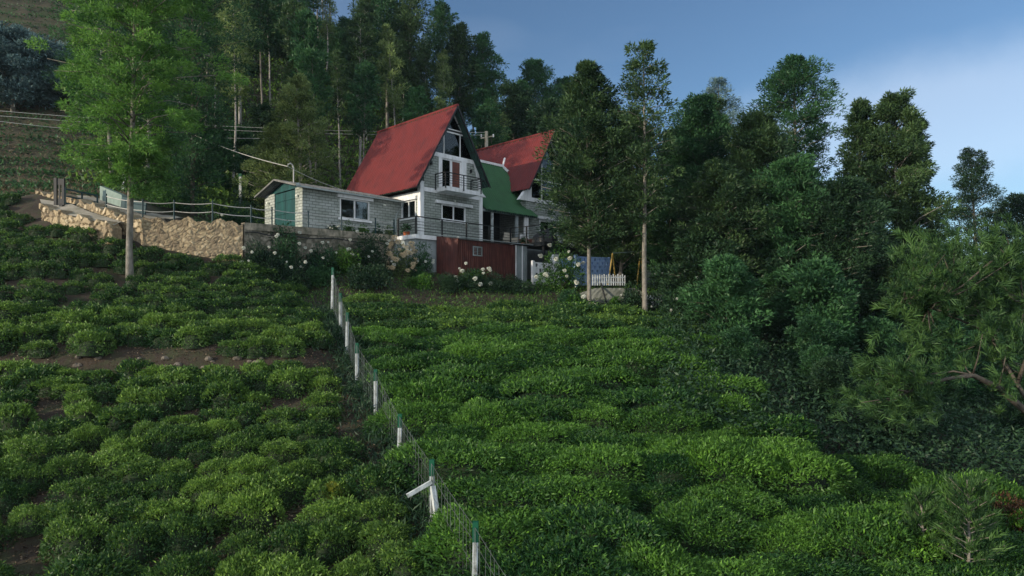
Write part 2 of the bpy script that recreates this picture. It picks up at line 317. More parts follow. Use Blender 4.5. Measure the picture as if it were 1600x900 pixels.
def gz(x, y): return float(ground(x, y)[0])
def axis(segs):
    out = []
    for a, b, s in segs: out += list(np.arange(a, b, s))
    return np.array(out+[segs[-1][1]])
gx = axis([(-900, -150, 50), (-150, -60, 2.5), (-60, -28, .6), (-28, 26, .32), (26, 60, 1.2), (60, 150, 5), (150, 900, 50)])
gy = axis([(-300, -20, 20), (-20, 8, 1.5), (8, 52, .32), (52, 112, .6), (112, 160, 3), (160, 1200, 60)])
GX, GY = np.meshgrid(gx, gy); GZ = ground(GX, GY)
nx, ny = len(gx), len(gy); idx = np.arange(nx*ny).reshape(ny, nx)
F = np.stack([idx[:-1, :-1], idx[:-1, 1:], idx[1:, 1:], idx[1:, :-1]], -1).reshape(-1, 4)
me = bpy.data.meshes.new('ground'); V3 = np.stack([GX, GY, GZ], -1).reshape(-1, 3)
me.vertices.add(len(V3)); me.vertices.foreach_set('co', V3.astype(np.float32).ravel()); me.loops.add(F.size); me.loops.foreach_set('vertex_index', F.ravel().astype(np.int32))
me.polygons.add(len(F)); me.polygons.foreach_set('loop_start', (np.arange(len(F))*4).astype(np.int32)); me.polygons.foreach_set('loop_total', np.full(len(F), 4, np.int32))
me.materials.append(M['soil']); me.materials.append(M['hill'])
cyc = V3[F].mean(1); me.polygons.foreach_set('material_index', (cyc[:, 1] > 34.5).astype(np.int32)); me.polygons.foreach_set('use_smooth', np.ones(len(F), bool)); me.update(calc_edges=True)
tag(link('ground', me), kind='structure')

# courtyard platform the houses stand on (top at z = 4.0)
ZT = 4.0
poly = [(-9.3, 1.5), (-7.3, 1.2), (-3.5, .9), (-1.33, .7), (-1.33, -1.3), (6.1, -1.3), (15, -1.3), (15, 8.6), (-9.6, 8.6), (-11.5, 6)]
mb = MB(); mb.flat([LW(u, v)[:2] for u, v in poly], .2, ZT); o = mb.build('terrace', M['plaster']); tag(o, kind='structure')
mb = MB(); mb.flat([LW(u, v)[:2] for u, v in ((-1.42, -1.42), (6.1, -1.42), (6.1, -1.30), (-1.33, -1.30), (-1.33, .6), (-1.42, .6))], ZT-.16, ZT+.06)
tag(mb.build('white_kerb', M['white']), kind='structure')

# concrete retaining wall (turns the corner from the rubble wall)
def wall_strip(pts, thick, m, name, label, parent=None, stones=False, seed=0, cell=.15, amp=.045, cap=None):
    """pts: (x,y,ztop,zbot); front face rises at the polyline, thickness goes to the back"""
    P = [Vector(p[:2]) for p in pts]; seg = [0]
    for a, b in zip(P, P[1:]): seg.append(seg[-1]+(b-a).length)
    L_ = seg[-1]; step = .055 if stones else .12; n = int(L_/step)+1; hmax = max(p[2]-p[3] for p in pts); m_ = int(hmax/step)+1
    s = np.linspace(0, L_, n); xs = np.interp(s, seg, [p.x for p in P]); ys = np.interp(s, seg, [p.y for p in P]); zt = np.interp(s, seg, [p[2] for p in pts]); zb = np.interp(s, seg, [p[3] for p in pts])
    tx = np.gradient(xs); ty = np.gradient(ys); tl = np.hypot(tx, ty); nxn = ty/tl; nyn = -tx/tl
    rg = np.random.default_rng(seed); T = np.linspace(0, 1, m_); Sg, Tg = np.meshgrid(s, T); Zg = zb[None]+(zt-zb)[None]*Tg
    disp = np.zeros(Sg.shape); tint = np.full(Sg.shape, .5)
    if stones:
        nc = int(L_*hmax/(cell*cell)*1.25); cs = rg.uniform(-.3, L_+.3, nc); cz = rg.uniform(zb.min()-.2, zt.max()+.1, nc); ct = rg.uniform(.2, 1, nc); ch = rg.uniform(.3, 1, nc)
        for j in range(Sg.shape[0]):
            d = np.hypot((Sg[j][:, None]-cs)*.85, (Zg[j][:, None]-cz)*1.15)-(ch*.09)[None]; o2 = np.argpartition(d, 2, axis=1)[:, :2]; dd = np.take_along_axis(d, o2, 1); k = np.argmin(dd, 1)
            d1 = dd.min(1); d2 = dd.max(1); c = o2[np.arange(len(k)), k]; e = np.clip((d2-d1)/.07, 0, 1); disp[j] = amp*e*ch[c]; tint[j] = np.where(e < .3, .22, ct[c]*(.5+.5*e))
        disp += .04*np.sin(Sg*1.3+seed)+.02*np.sin(Zg*4+Sg)
        zt2 = .10*np.sin(s*4.1)+.07*np.sin(s*9.7+1)+rg.normal(0, .02, len(s)); Zg = Zg+Tg*zt2[None]*.8
    else:
        disp = .035*np.sin(Sg*1.1+Zg*2)+.02*rg.normal(size=Sg.shape)*.5
    X = xs[None]+nxn[None]*disp; Y = ys[None]+nyn[None]*disp
    fr = np.stack([X, Y, Zg], -1); bx = xs-nxn*thick; by = ys-nyn*thick
    bt = np.stack([bx, by, Zg[-1]], -1)[None]; bb = np.stack([bx, by, zb-.1], -1)[None]
    G = np.concatenate([fr, bt, bb], 0); tt = np.concatenate([tint, np.full((2, n), .3)], 0); r_, c_ = G.shape[:2]
    idx = np.arange(r_*c_).reshape(r_, c_); F = np.stack([idx[:-1, :-1], idx[:-1, 1:], idx[1:, 1:], idx[1:, :-1]], -1).reshape(-1, 4)
    mb = MB(); mb.v = [tuple(p) for p in G.reshape(-1, 3)]; mb.f = [list(f) for f in F]; mb.t = list(tt.ravel())
    mb.f += [list(idx[:, 0]), list(idx[::-1, -1])]
    return mb.build(name, m, parent)
cw = thing('retaining_wall', 'old mossy concrete retaining wall below the grey block annex', 'wall')
cpts = [(-9.35, 1.42), (-7.3, 1.1), (-3.5, .8), (-1.36, .6)]
wall_strip([(*LW(u, v)[:2], ZT+.04, 1.2) for u, v in cpts], .5, M['oldstone'], 'wall_face', '', cw, stones=True, seed=21, cell=.24, amp=.03)
mb = MB()
for (a, b), (c, d) in zip(cpts, cpts[1:]):
    mb.flat([LW(a, b-.09)[:2], LW(c, d-.09)[:2], LW(c, d+.3)[:2], LW(a, b+.3)[:2]], ZT-.18, ZT+.16)
mb.build('coping', M['concrete'], cw)
mb = MB(); pp = []
for i in range(30): s = i/29; a = np.interp(s*3, range(4), [p[0] for p in cpts]); b = np.interp(s*3, range(4), [p[1] for p in cpts]); pp.append(LW(a, b-.17, ZT-.32+.05*math.sin(i*.9)-.04*s))
mb.tube(pp, .028, 5); tag(mb.build('water_pipe', M['dark']), 'thin black pipe sagging along the face of the mossy concrete wall', 'pipe')
B_ = LW(-9.35, 1.42); A_ = PX(222, 342, 29.4)
sw = wall_strip([(A_[0], A_[1], 4.2, 2.6), (PX(300, 344, 29.7)[0], 29.7, 4.2, 2.0), (B_[0], B_[1]-.1, 4.16, 1.4)], .5, M['stone'], 'stone_wall', '', stones=True, seed=3)
tag(sw, 'sunlit rubble stone retaining wall of ochre and cream stones above the tea', 'wall')

# path and its stone walls on the left
fe = [PX(225, 344, 29.4), PX(195, 338, 30), PX(150, 323, 31.3), PX(112, 309, 33), PX(58, 301, 35)]
be = [PX(290, 340, 31.5), PX(222, 331, 32.5), PX(185, 317, 34.3), PX(150, 305, 36.2), PX(50, 297, 38.2)]
mb = MB(); vs = []
for k in range(33):
    s = k/32*4; f_ = [np.interp(s, range(5), [p[i] for p in fe]) for i in range(3)]; b_ = [np.interp(s, range(5), [p[i] for p in be]) for i in range(3)]
    for j in range(9): t = j/8; vs.append(tuple(f_[i]*(1-t)+b_[i]*t+(.03*math.sin(k*1.7+j*2.1) if i == 2 else 0) for i in range(3)))
mb.add(vs, [(k*9+j, (k+1)*9+j, (k+1)*9+j+1, k*9+j+1) for k in range(32) for j in range(8)]); tag(mb.build('path', M['path'], smooth=True), kind='structure')
tag(wall_strip([(p[0], p[1]-.03, p[2]+.03, p[2]-h) for p, h in zip(fe[::-1], (.9, 1.3, 1.3, 1.5, 2.0))], .45, M['stone'], 'stone_wall', '', stones=True, seed=8, cell=.19, amp=.1), 'dark mossy rubble wall with pale stones holding up the upper path', 'wall')
f2 = [PX(178, 352, 29.0), PX(140, 343, 29.6), PX(100, 334, 30.4), PX(66, 321, 31.4)]; b2 = [PX(190, 346, 29.7), PX(140, 331, 30.9), PX(110, 318, 32.2), PX(62, 311, 33.6)]
mb = MB(); vs = []
for k in range(19):
    s = k/18*3; f_ = [np.interp(s, range(4), [p[i] for p in f2]) for i in range(3)]; b_ = [np.interp(s, range(4), [p[i] for p in b2]) for i in range(3)]
    for j in range(5): t = j/4; vs.append(tuple(f_[i]*(1-t)+b_[i]*t for i in range(3)))
mb.add(vs, [(k*5+j, (k+1)*5+j, (k+1)*5+j+1, k*5+j+1) for k in range(18) for j in range(4)]); tag(mb.build('ramp', M['path'], smooth=True), kind='structure')
tag(wall_strip([(p[0], p[1]-.03, p[2]+.03, p[2]-h) for p, h in zip(f2[::-1], (.8, 1.0, 1.0, .9))], .4, M['stone'], 'stone_wall', '', stones=True, seed=12, cell=.22, amp=.13), 'low wall of large orange and cream boulders under the lower ramp', 'wall')
mb = MB(); a = PX(156, 312, 33.2); b = PX(190, 324, 31.8)
mb.add([a, b, (b[0]+.15, b[1]+.2, b[2]), (a[0]+.15, a[1]+.2, a[2]), (a[0], a[1], a[2]+.72), (b[0], b[1], b[2]+.62), (b[0]+.15, b[1]+.2, b[2]+.62), (a[0]+.15, a[1]+.2, a[2]+.72)],
       [(0, 3, 2, 1), (4, 5, 6, 7), (0, 1, 5, 4), (1, 2, 6, 5), (2, 3, 7, 6), (3, 0, 4, 7)])
tag(mb.build('parapet_wall', M['mint']), 'short pale mint parapet wall beside the sloping path', 'wall')
mb = MB(); a = PX(190, 325, 31.8); b = PX(228, 337, 30.6)
mb.bar((a[0], a[1], a[2]+.3), (b[0], b[1], b[2]+.32), .05, .55)
o = mb.build('sheet_barrier', M['tealiron']); tag(o, 'dark teal metal sheet barrier following the path behind the feathery tree', 'barrier')

# ------------------------------------------------------------ houses
def wall_holes(mb, u0, u1, z0, z1, v0, v1, holes):
    us = sorted({u0, u1, *[h[0] for h in holes], *[h[1] for h in holes]}); zs = sorted({z0, z1, *[h[2] for h in holes], *[h[3] for h in holes]})
    for a, b in zip(us, us[1:]):
        run = None
        for c, d in zip(zs, zs[1:]):
            m = ((a+b)/2, (c+d)/2); hole = any(h[0] < m[0] < h[1] and h[2] < m[1] < h[3] for h in holes)
            if hole:
                if run is not None: mb.box(a, b, v0, v1, run, c); run = None
            elif run is None: run = c
        if run is not None: mb.box(a, b, v0, v1, run, z1)
def swap(mb):   # swap local u and v (a wall written in the front plane is turned to the side plane)
    mb.v = [(y, x, z) for x, y, z in mb.v]; mb.f = [f[::-1] for f in mb.f]; return mb
def corrugated(prof, v0, v1, name, m, parent, lam=.2, amp=.032, sheet=1.55, off=0.0, thick=0, mu=None):
    """prof: (u,z) polyline from ridge to eave; waves run down the slope"""
    seg = [0]
    for a, b in zip(prof, prof[1:]): seg.append(seg[-1]+math.dist(a, b))
    Lr = seg[-1]; ss = sorted({*seg, *[min(Lr, k*sheet) for k in range(1, int(Lr/sheet)+1)], *[min(Lr, k*sheet+.02) for k in range(1, int(Lr/sheet)+1)]})
    n = int(abs(v1-v0)/lam*6)+1; vs_ = np.linspace(v0, v1, n); mb = MB(); vs = []
    for s in ss:
        u = np.interp(s, seg, [p[0] for p in prof]); z = np.interp(s, seg, [p[1] for p in prof]); k = min(int(np.searchsorted(seg, s+1e-6)), len(seg)-1)
        du, dz = prof[k][0]-prof[k-1][0], prof[k][1]-prof[k-1][1]; l = math.hypot(du, dz); nu, nz = -dz/l, du/l
        if nz < 0: nu, nz = -nu, -nz
        lift = -.035*(s/sheet-math.floor(s/sheet+1e-6))+off
        for i, v in enumerate(vs_):
            jit = .012*math.sin(i*.37+s*2.3); a = amp*math.cos(2*math.pi*v/lam)+lift+jit; vs.append((u+nu*a, v, z+nz*a))
    R = len(ss); fs = [(r*n+i, r*n+i+1, (r+1)*n+i+1, (r+1)*n+i) for r in range(R-1) for i in range(n-1)]
    mb.add(vs, fs); o = mb.build(name, m, parent, smooth=True)
    return o
def window(parent, u0, u1, z0, z1, v, name='window', mull=1, fr=.07, side=False, dp=.10, curtain=False, sill=True, lintel=None, mframe=None):
    """recessed window: frame, pane(s), curtain; v = outer wall face (front faces -v)"""
    fx = swap if side else (lambda m: m); wm = mframe or M['white']
    mb = MB(); mb.box(u0, u0+fr, v-.02, v+dp, z0, z1).box(u1-fr, u1, v-.02, v+dp, z0, z1).box(u0+fr, u1-fr, v-.02, v+dp, z1-fr, z1).box(u0+fr, u1-fr, v-.02, v+dp, z0, z0+fr)
    for k in range(mull): c = u0+(u1-u0)*(k+1)/(mull+1); mb.box(c-.035, c+.035, v, v+dp, z0+fr, z1-fr)
    w_ = fx(mb).build(name, wm, parent)
    for k in range(mull+1):
        a = u0+fr if k == 0 else u0+(u1-u0)*k/(mull+1)+.035; b = u1-fr if k == mull else u0+(u1-u0)*(k+1)/(mull+1)-.035
        fx(MB().box(a+.002, b-.002, v+.05, v+.06, z0+fr+.002, z1-fr-.002)).build('pane', M['glass'], w_)
    if curtain:
        mb = MB(); n = 40; vs = []
        for i in range(n+1): u = u0+fr+(u1-u0-2*fr)*i/n; d = v+.16+.03*math.sin(i*1.6)+.01*math.sin(i*3.1); vs += [(u, d, z0+.02), (u, d, z1-.02)]
        mb.add(vs, [(2*i, 2*i+2, 2*i+3, 2*i+1) for i in range(n)]); fx(mb).build('curtain', M['curtain'], w_)
    if sill: fx(MB().box(u0-.12, u1+.12, v-.10, v-.022, z0-.10, z0)).build('sill', wm, w_)
    if lintel: fx(MB().box(u0-lintel, u1+lintel, v-.16, v-.022, z1, z1+.17)).build('lintel', wm, w_)
    return w_
LZ = (C0[0], C0[1], ZT)
h1 = thing('chalet', 'A-frame house with a big red roof, white trim and small front balcony', 'house', LZ, YAW)
W1, DP = 4.7, 7.6
mb = MB(); wall_holes(mb, 0.22, W1-.22, .12, 2.74, 0, .2, [(1.52, 3.36, 1.28, 2.18)])
mb.prism([(.25, 2.98), (1.30, 2.98), (1.30, 4.86), (.9, 4.86), (.25, 4.1)], 0, .2)
mb.prism([(3.42, 2.98), (4.42, 2.98), (4.38, 3.6), (4.02, 4.86), (3.42, 4.86)], 0, .2)
sidew = MB(); wall_holes(sidew, .22, DP, .12, 2.74, 0, .2, [(.42, 1.80, 1.3, 2.3)]); swap(sidew); mb.v and mb.add(sidew.v, sidew.f)
mb.box(W1-.2, W1, .22, DP, .12, 2.74).box(.2, W1-.2, DP-.2, DP, .12, 2.74).prism([(0, 2.74), (W1, 2.74), (W1, 3.3), (2.35, 7.4), (0, 3.4)], DP-.2, DP)
mb.build('wall', M['block'], h1)
mb = MB(); mb.box(-.04, .22, -.04, .22, .0, 3.3).box(W1-.22, W1+.04, -.04, .22, 0, 2.96)                      # corner pillars
mb.box(.22, W1-.22, -.05, .2, 2.74, 2.98)                                                                     # floor beam
mb.box(1.30, 1.52, -.04, .2, 2.98, 4.86).box(3.02, 3.42, -.04, .2, 2.98, 4.86).box(.95, 4.15, -.05, .2, 4.86, 5.08)   # door posts and header
mb.prism([(4.42, 2.98), (4.78, 2.98), (4.60, 3.6), (4.26, 5.08), (4.02, 5.06), (4.36, 3.6)], -.045, .2)       # leaning right trim
mb.prism([(4.40, 2.98), (5.02, 2.98), (4.72, 3.2)], -.06, .1)
mb.box(-.06, W1+.06, -.07, -.04, 0, .13)
mb.box(-.05, .0, .22, DP, 2.5, 2.74)
mb.build('trim', M['white'], h1)
# upper glazing
mb = MB(); mb.box(.98, 4.12, 0.02, .1, 5.08, 5.13).box(1.70, 1.76, .02, .1, 5.13, 6.5).box(2.94, 3.0, .02, .1, 5.13, 6.5).box(1.95, 3.25, .02, .1, 6.42, 6.5).box(2.0, 3.1, .02, .1, 6.62, 6.68)
mb.prism([(4.12, 5.1), (4.2, 5.12), (2.54, 7.62), (2.48, 7.5)], .0, .1).prism([(.9, 5.1), (.98, 5.08), (2.48, 7.5), (2.44, 7.62)], .0, .1)
gf = mb.build('gable_window', M['white'], h1)
MB().prism([(.98, 5.13), (4.08, 5.13), (3.2, 6.46), (1.82, 6.46)], .05, .06).build('pane', M['glass'], gf)
MB().prism([(1.92, 6.66), (3.05, 6.66), (2.49, 7.5)], .05, .06).build('pane', M['glass'], gf)
MB().box(1.86, 3.22, .03, .12, 6.50, 6.62).build('dark_band', M['dark'], gf)
mb = MB(); vs = []
for i in range(61): u = 1.76+(2.94-1.76)*i/60; vs += [(u, .17+.035*math.sin(i*1.25), 5.15), (u, .17+.035*math.sin(i*1.25+.4), 6.40)]
mb.add(vs, [(2*i, 2*i+2, 2*i+3, 2*i+1) for i in range(60)]); mb.build('curtain', M['curtain'], gf)
# balcony door
mb = MB(); mb.box(1.52, 1.60, .02, .1, 2.98, 4.86).box(2.18, 2.33, .0, .1, 2.98, 4.86).box(2.94, 3.02, .02, .1, 2.98, 4.86).box(1.60, 2.18, .02, .1, 4.78, 4.86).box(2.33, 2.94, .02, .1, 4.78, 4.86)
bd = mb.build('balcony_door', M['white'], h1); MB().box(1.6, 2.18, .05, .06, 2.98, 4.78).build('pane', M['glass'], bd)
MB().box(2.335, 2.935, .04, .08, 2.98, 4.775).build('door_leaf', M['brown'], bd)
MB().box(1.62, 2.16, .35, .38, 2.98, 4.7).build('curtain', M['interior'], bd)  # flat sheet in the dark interior colour, closes off the door pane
window(h1, 1.52, 3.36, 1.28, 2.18, 0, lintel=.48)
window(h1, .42, 1.80, 1.3, 2.3, 0, side=True, lintel=.15)
# balcony
mb = MB(); mb.box(1.12, 3.62, -.95, -.055, 2.80, 3.04); bal = mb.build('balcony', M['white'], h1)
mb = MB(); r0 = [(1.0, -.06), (1.0, -1.0), (3.72, -1.0), (3.72, -.06)]
for z in (3.22, 3.36, 3.50, 3.64): 
    for a, b in zip(r0, r0[1:]): mb.bar((*a, z), (*b, z), .022)
for a, b in zip(r0, r0[1:]): mb.bar((*a, 3.80), (*b, 3.80), .05)
for u, v in ((1.0, -1.0), (2.36, -1.0), (3.72, -1.0), (1.0, -.1), (3.72, -.1)): mb.box(u-.025, u+.025, v-.025, v+.025, 2.9, 3.8)
mb.build('railing', M['dark'], bal)
for u in (.72, 3.75):
    MB().box(u-.05, u+.05, -.12, -.02, 4.3, 4.5).build('wall_light', M['dark'], h1)
MB().blob((2.45, -.12, 2.42), (.06, .06, .05), 1, .05).build('wall_light', M['flower'], h1)
MB().box(.04, W1-.2, .2, DP-.2, 2.76, 2.9).prism([(.25, .1), (W1-.25, .1), (W1-.3, 2.9), (2.35, 6.9), (.3, 2.9)], 1.6, 1.7).build('floor', M['interior'], h1)  # floor slab plus an upright dark sheet standing in for the unlit room
# roofs: left slope, right slope
AP = (2.33, 7.95)
corrugated([AP, (-.66, 2.82)], -.5, 7.7, 'roof_slope', M['red'], h1)
corrugated([AP, (-.66, 2.82)], -.5, 7.7, 'roof_lining', M['under'], h1, off=-.07)
corrugated([AP, (4.95, 3.58)], -.5, 7.7, 'roof_slope', M['red'], h1)
rl = corrugated([AP, (4.95, 3.58)], -.5, 7.7, 'roof_lining', M['under'], h1, off=-.07)
mb = MB(); mb.tube([(AP[0], -.52, AP[1]+.02), (AP[0], 7.72, AP[1]+.02)], .09, 8); mb.build('ridge_cap', M['red'], h1)
mb = MB(); mb.bar((AP[0], -.51, AP[1]-.05), (4.95, -.51, 3.5), .03, .10).bar((AP[0], -.51, AP[1]-.05), (-.66, -.51, 2.74), .03, .08)
for k in range(1, 6): t = k/5.6; u = AP[0]+(4.95-AP[0])*t; z = AP[1]-.12+(3.58-AP[1])*t; mb.bar((u, -.48, z), (u, .6, z), .05, .07); u = AP[0]-(AP[0]+.66)*t; z = AP[1]-.12-(AP[1]-2.82)*t; mb.bar((u, -.46, z), (u, .6, z), .05, .07)
mb.build('rafters', M['dark'], h1)

# annex: long low grey block building left of the chalet
an = thing('annex', 'low grey block annex with teal doors and a gently pitched sheet roof', 'house', LZ, YAW)
uL = -6.15
mb = MB(); wall_holes(mb, uL, -.01, .0, 2.32, 1.85, 2.05, [(-4.0, -2.15, .98, 2.08)])
mb.box(uL, -.01, 6.0, 6.2, 0, 2.32)
mb.box(uL, uL+.2, 2.05, 2.62, 0, 2.4).box(uL, uL+.2, 5.0, 6.0, 0, 2.4).box(-.21, -.01, 2.05, 6.0, 0, 2.3)
mb.build('wall', M['block'], an)
window(an, -4.0, -2.15, .98, 2.08, 1.85, lintel=.18, curtain=False)
MB().box(uL+.25, -.25, 2.7, 2.75, .02, 2.2).build('dark_backing', M['interior'], an)  # dark sheet added behind the window so the room looks unlit
mb = MB(); mb.box(uL+.05, uL+.10, 2.62, 5.0, 0, 2.55)
mb.prism([(2.05, 2.36), (6.0, 2.36), (4.05, 2.86)], uL+.06, uL+.10)   # swapped below
mbd = MB().box(uL+.05, uL+.10, 2.62, 3.80, .03, 2.34); td = mbd.build('garage_door', M['teal'], an)
td2 = MB().box(uL+.05, uL+.10, 3.82, 5.0, .03, 2.34).build('garage_door', M['teal'], an)
g = MB().prism([(2.05, 2.40), (6.0, 2.40), (4.05, 2.86)], uL+.04, uL+.09); swap(g); g.build('gable_board', M['teal'], an)
for d_, a in ((td, 2.62), (td2, 3.82)):
    mb = MB(); [mb.bar((uL+.035, a+.04, z), (uL+.035, a+1.14, z+.0), .03, .05) for z in (.5, 1.2, 1.9)]; mb.build('door_rail', M['teal'], d_)
g = corrugated([(4.1, 2.98), (1.55, 2.36)], uL-.45, -.03, 'tmp', M['grey_sheet'], an, lam=.15); g.name = 'roof_slope'
for ob in (g,):
    co = [v.co.copy() for v in ob.data.vertices]
    for v, c in zip(ob.data.vertices, co): v.co = (c.y, c.x, c.z)
g2 = corrugated([(4.1, 2.98), (6.5, 2.36)], uL-.45, -.03, 'roof_slope', M['grey_sheet'], an, lam=.15)
for v in g2.data.vertices: v.co = (v.co.y, v.co.x, v.co.z)
mb = MB(); mb.bar((uL-.45, 1.5, 2.30), (.0, 1.5, 2.26), .09, .08).blob((uL-.42, 1.48, 2.34), (.14, .12, .12), 2, .1); mb.build('gutter', M['pvc'], an)
MB().bar((uL-.46, 1.5, 2.33), (uL-.46, 4.1, 2.97), .03, .09).bar((uL-.46, 6.5, 2.33), (uL-.46, 4.1, 2.97), .03, .09).build('barge_board', M['grey_sheet'], an)
mb = MB(); mb.tube([(-.08, 1.5, 2.26), (-.12, 1.55, 2.0), (-.42, 1.7, 1.55), (-.45, 1.75, 1.2), (-.40, 1.75, .12), (-.6, 1.6, .05), (-1.2, 1.4, .03)], .045, 7); mb.build('downpipe', M['pvc'], an)
for u in (-1.2,): MB().blob((u, 1.74, 1.98), (.11, .06, .05), 5, .05).build('wall_light', M['flower'], an)
for v in (2.3, 5.7): MB().blob((uL-.1, v, 1.95), (.06, .08, .07), 6, .05).build('wall_light', M['flower'], an)
mb = MB(); mb.tube([(uL+.25, 3.3, 2.7), (uL+.25, 3.3, 3.55), (uL+.20, 3.3, 3.72), (uL+.08, 3.3, 3.80), (uL-.05, 3.3, 3.74), (uL-.09, 3.3, 3.6)], .035, 7); mb.build('conduit', M['cable'], an)

# porch between the houses, with green roof
po = thing('porch', 'open porch under a steep green corrugated roof between the two red roofed houses', 'porch', LZ, YAW)
g = corrugated([(3.0, 6.05), (1.55, 3.9), (.9, 3.1), (-.25, 2.26)], 4.82, 9.62, 'roof', M['green'], po, sheet=1.35)
for v in g.data.vertices: v.co = (v.co.y, v.co.x, v.co.z)
g = corrugated([(3.0, 6.0), (1.55, 3.85), (.9, 3.05), (-.25, 2.2)], 4.82, 9.62, 'roof_lining', M['under'], po, sheet=1.35, off=-.04)
for v in g.data.vertices: v.co = (v.co.y, v.co.x, v.co.z)
mb = MB(); mb.bar((4.8, 3.0, 6.12), (9.5, 3.0, 6.12), .12, .16).bar((9.5, 3.0, 6.1), (9.62, 2.6, 5.7), .14, .14).bar((9.5, 3, 6.1), (9.8, 3.1, 6.75), .1, .1); mb.build('ridge_cap', M['white'], po)
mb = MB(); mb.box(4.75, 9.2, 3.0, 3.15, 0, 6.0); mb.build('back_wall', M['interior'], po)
MB().box(4.75, 9.3, -.1, .0, 2.12, 2.25).build('beam', M['plaster'], po)
for u, wd, m in ((5.55, .08, 'post'), (7.75, .16, 'plaster'), (8.65, .30, 'white')):
    MB().box(u-wd/2, u+wd/2, -.12, .05, 0, 2.12).build('pillar', M[m], po)
MB().box(4.75, 5.4, 2.0, 2.1, 0, 2.6).build('side_panel', M['brown'], po)

# second house
h2 = thing('chalet', 'second red roofed house half hidden behind the dark leafy tree', 'house', LZ, YAW)
a0, a1 = 9.25, 14.0; vf = .5
mb = MB(); wall_holes(mb, a0, a1-.2, 0, 3.36, vf, vf+.2, [(10.5, 12.6, .9, 2.28)]); mb.box(a0, a0+.2, vf+.2, 8.5, 0, 3.36).box(a1-.2, a1, vf+.2, 8.5, 0, 3.36).box(a0+.2, a1-.2, 8.3, 8.5, 0, 3.36)
mb.prism([(a0, 3.36), (a1, 3.36), (a1, 4.2), (11.6, 8.0), (a0, 4.2)], 8.3, 8.5)
mb.build('wall', M['block'], h2)
mb = MB(); mb.box(a1-.3, a1+.08, vf-.08, vf+.18, 0, 3.36).box(a0-.05, a1+.08, vf-.06, vf+.2, 3.36, 3.64).prism([(a0-.75, 3.36), (a0-.05, 3.36), (a0+.45, 3.64), (a0+.45, 4.9), (a0-.1, 4.1)], vf-.05, vf+.2)
mb.prism([(a1-.5, 3.64), (a1+.3, 3.64), (a1-.1, 4.3), (a1-.5, 4.9)], vf-.05, vf+.2); mb.build('trim', M['white'], h2)
mb = MB(); 
for u in (a0+.45, 10.78, 12.0, 13.2): mb.box(u, u+.07, vf, vf+.1, 3.64, 4.9 if u in (a0+.45, 13.2) else 6.1)
mb.box(a0+.5, a1-.5, vf, vf+.1, 4.9, 4.98).prism([(a0+.3, 4.9), (a0+.4, 4.9), (11.62, 8.1), (11.56, 8.15)], vf, vf+.1).prism([(a1-.4, 4.9), (a1-.3, 4.9), (11.62, 8.15), (11.56, 8.1)], vf, vf+.1)
gw = mb.build('gable_window', M['white'], h2)
MB().prism([(a0+.5, 3.64), (13.2, 3.64), (13.2, 5.2), (11.6, 7.9), (a0+.5, 4.9)], vf+.05, vf+.06).build('pane', M['glass'], gw)
mb = MB(); vs = []
for i in range(91): u = a0+.55+(13.1-a0-.55)*i/90; vs += [(u, vf+.18+.035*math.sin(i*1.25), 3.66), (u, vf+.18+.035*math.sin(i*1.25+.4), 4.9)]
mb.add(vs, [(2*i, 2*i+2, 2*i+3, 2*i+1) for i in range(90)]); mb.build('curtain', M['curtain'], gw)
MB().prism([(a0+.25, .05), (a1-.25, .05), (a1-.25, 3.7), (11.6, 7.4), (a0+.25, 3.7)], vf+1.2, vf+1.3).build('floor', M['interior'], h2)  # upright dark sheet behind the glazing, stands in for the unlit room
window(h2, 10.5, 12.6, .9, 2.28, vf, fr=.16, lintel=.2)
A2 = (11.55, 8.42)
for e in ((8.95, 4.08), (14.2, 4.08)):
    corrugated([A2, e], vf-.55, 8.4, 'roof_slope', M['red'], h2); corrugated([A2, e], vf-.55, 8.4, 'roof_lining', M['under'], h2, off=-.07)
MB().tube([(A2[0], vf-.57, A2[1]+.02), (A2[0], 8.42, A2[1]+.02)], .09, 8).build('ridge_cap', M['red'], h2)
MB().bar((A2[0], vf-.56, A2[1]-.05), (8.95, vf-.56, 4.0), .03, .10).bar((A2[0], vf-.56, A2[1]-.05), (14.2, vf-.56, 4.0), .03, .1).build('rafters', M['dark'], h2)

# terrace railing (iron), with a jog round the deck
ra = thing('terrace_railing', 'long black iron railing along the front edge of the terrace', 'railing', LZ, YAW)
rp = [(-1.3, .3), (-1.3, -1.3), (5.9, -1.3), (5.9, -4.0), (13.4, -4.0)]
mb = MB()
for a, b in zip(rp, rp[1:]):
    for z in (.28, .44, .60, .76): mb.bar((*a, z), (*b, z), .022)
mb.build('rail', M['dark'], ra); mb = MB()
for a, b in zip(rp, rp[1:]): mb.bar((*a, 1.03), (*b, 1.03), .055, .05)
mb.build('handrail', M['dark'], ra)
for a, b in zip(rp, rp[1:]):
    n = max(1, round(math.dist(a, b)/1.75))
    for k in range(n): p = [a[i]+(b[i]-a[i])*k/n for i in (0, 1)]; MB().box(p[0]-.035, p[0]+.035, p[1]-.035, p[1]+.035, .0, 1.03).build('post', M['dark'], ra)
# steel deck on posts
dk = thing('deck', 'black steel deck on posts over the dark undercroft, in front of the second house', 'deck', LZ, YAW)
MB().box(5.85, 13.6, -4.1, -1.42, -.12, 0).build('floor', M['dark'], dk); MB().box(5.8, 13.6, -4.16, -4.1, -.22, .02).box(5.8, 5.85, -4.1, -1.42, -.22, .02).build('edge_beam', M['dark'], dk)
for u, v in ((6.0, -3.95), (9.6, -3.95), (13.3, -3.95), (9.6, -1.6)): MB().box(u-.06, u+.06, v-.06, v+.06, -2.9, -.12).build('post', M['dark'], dk)

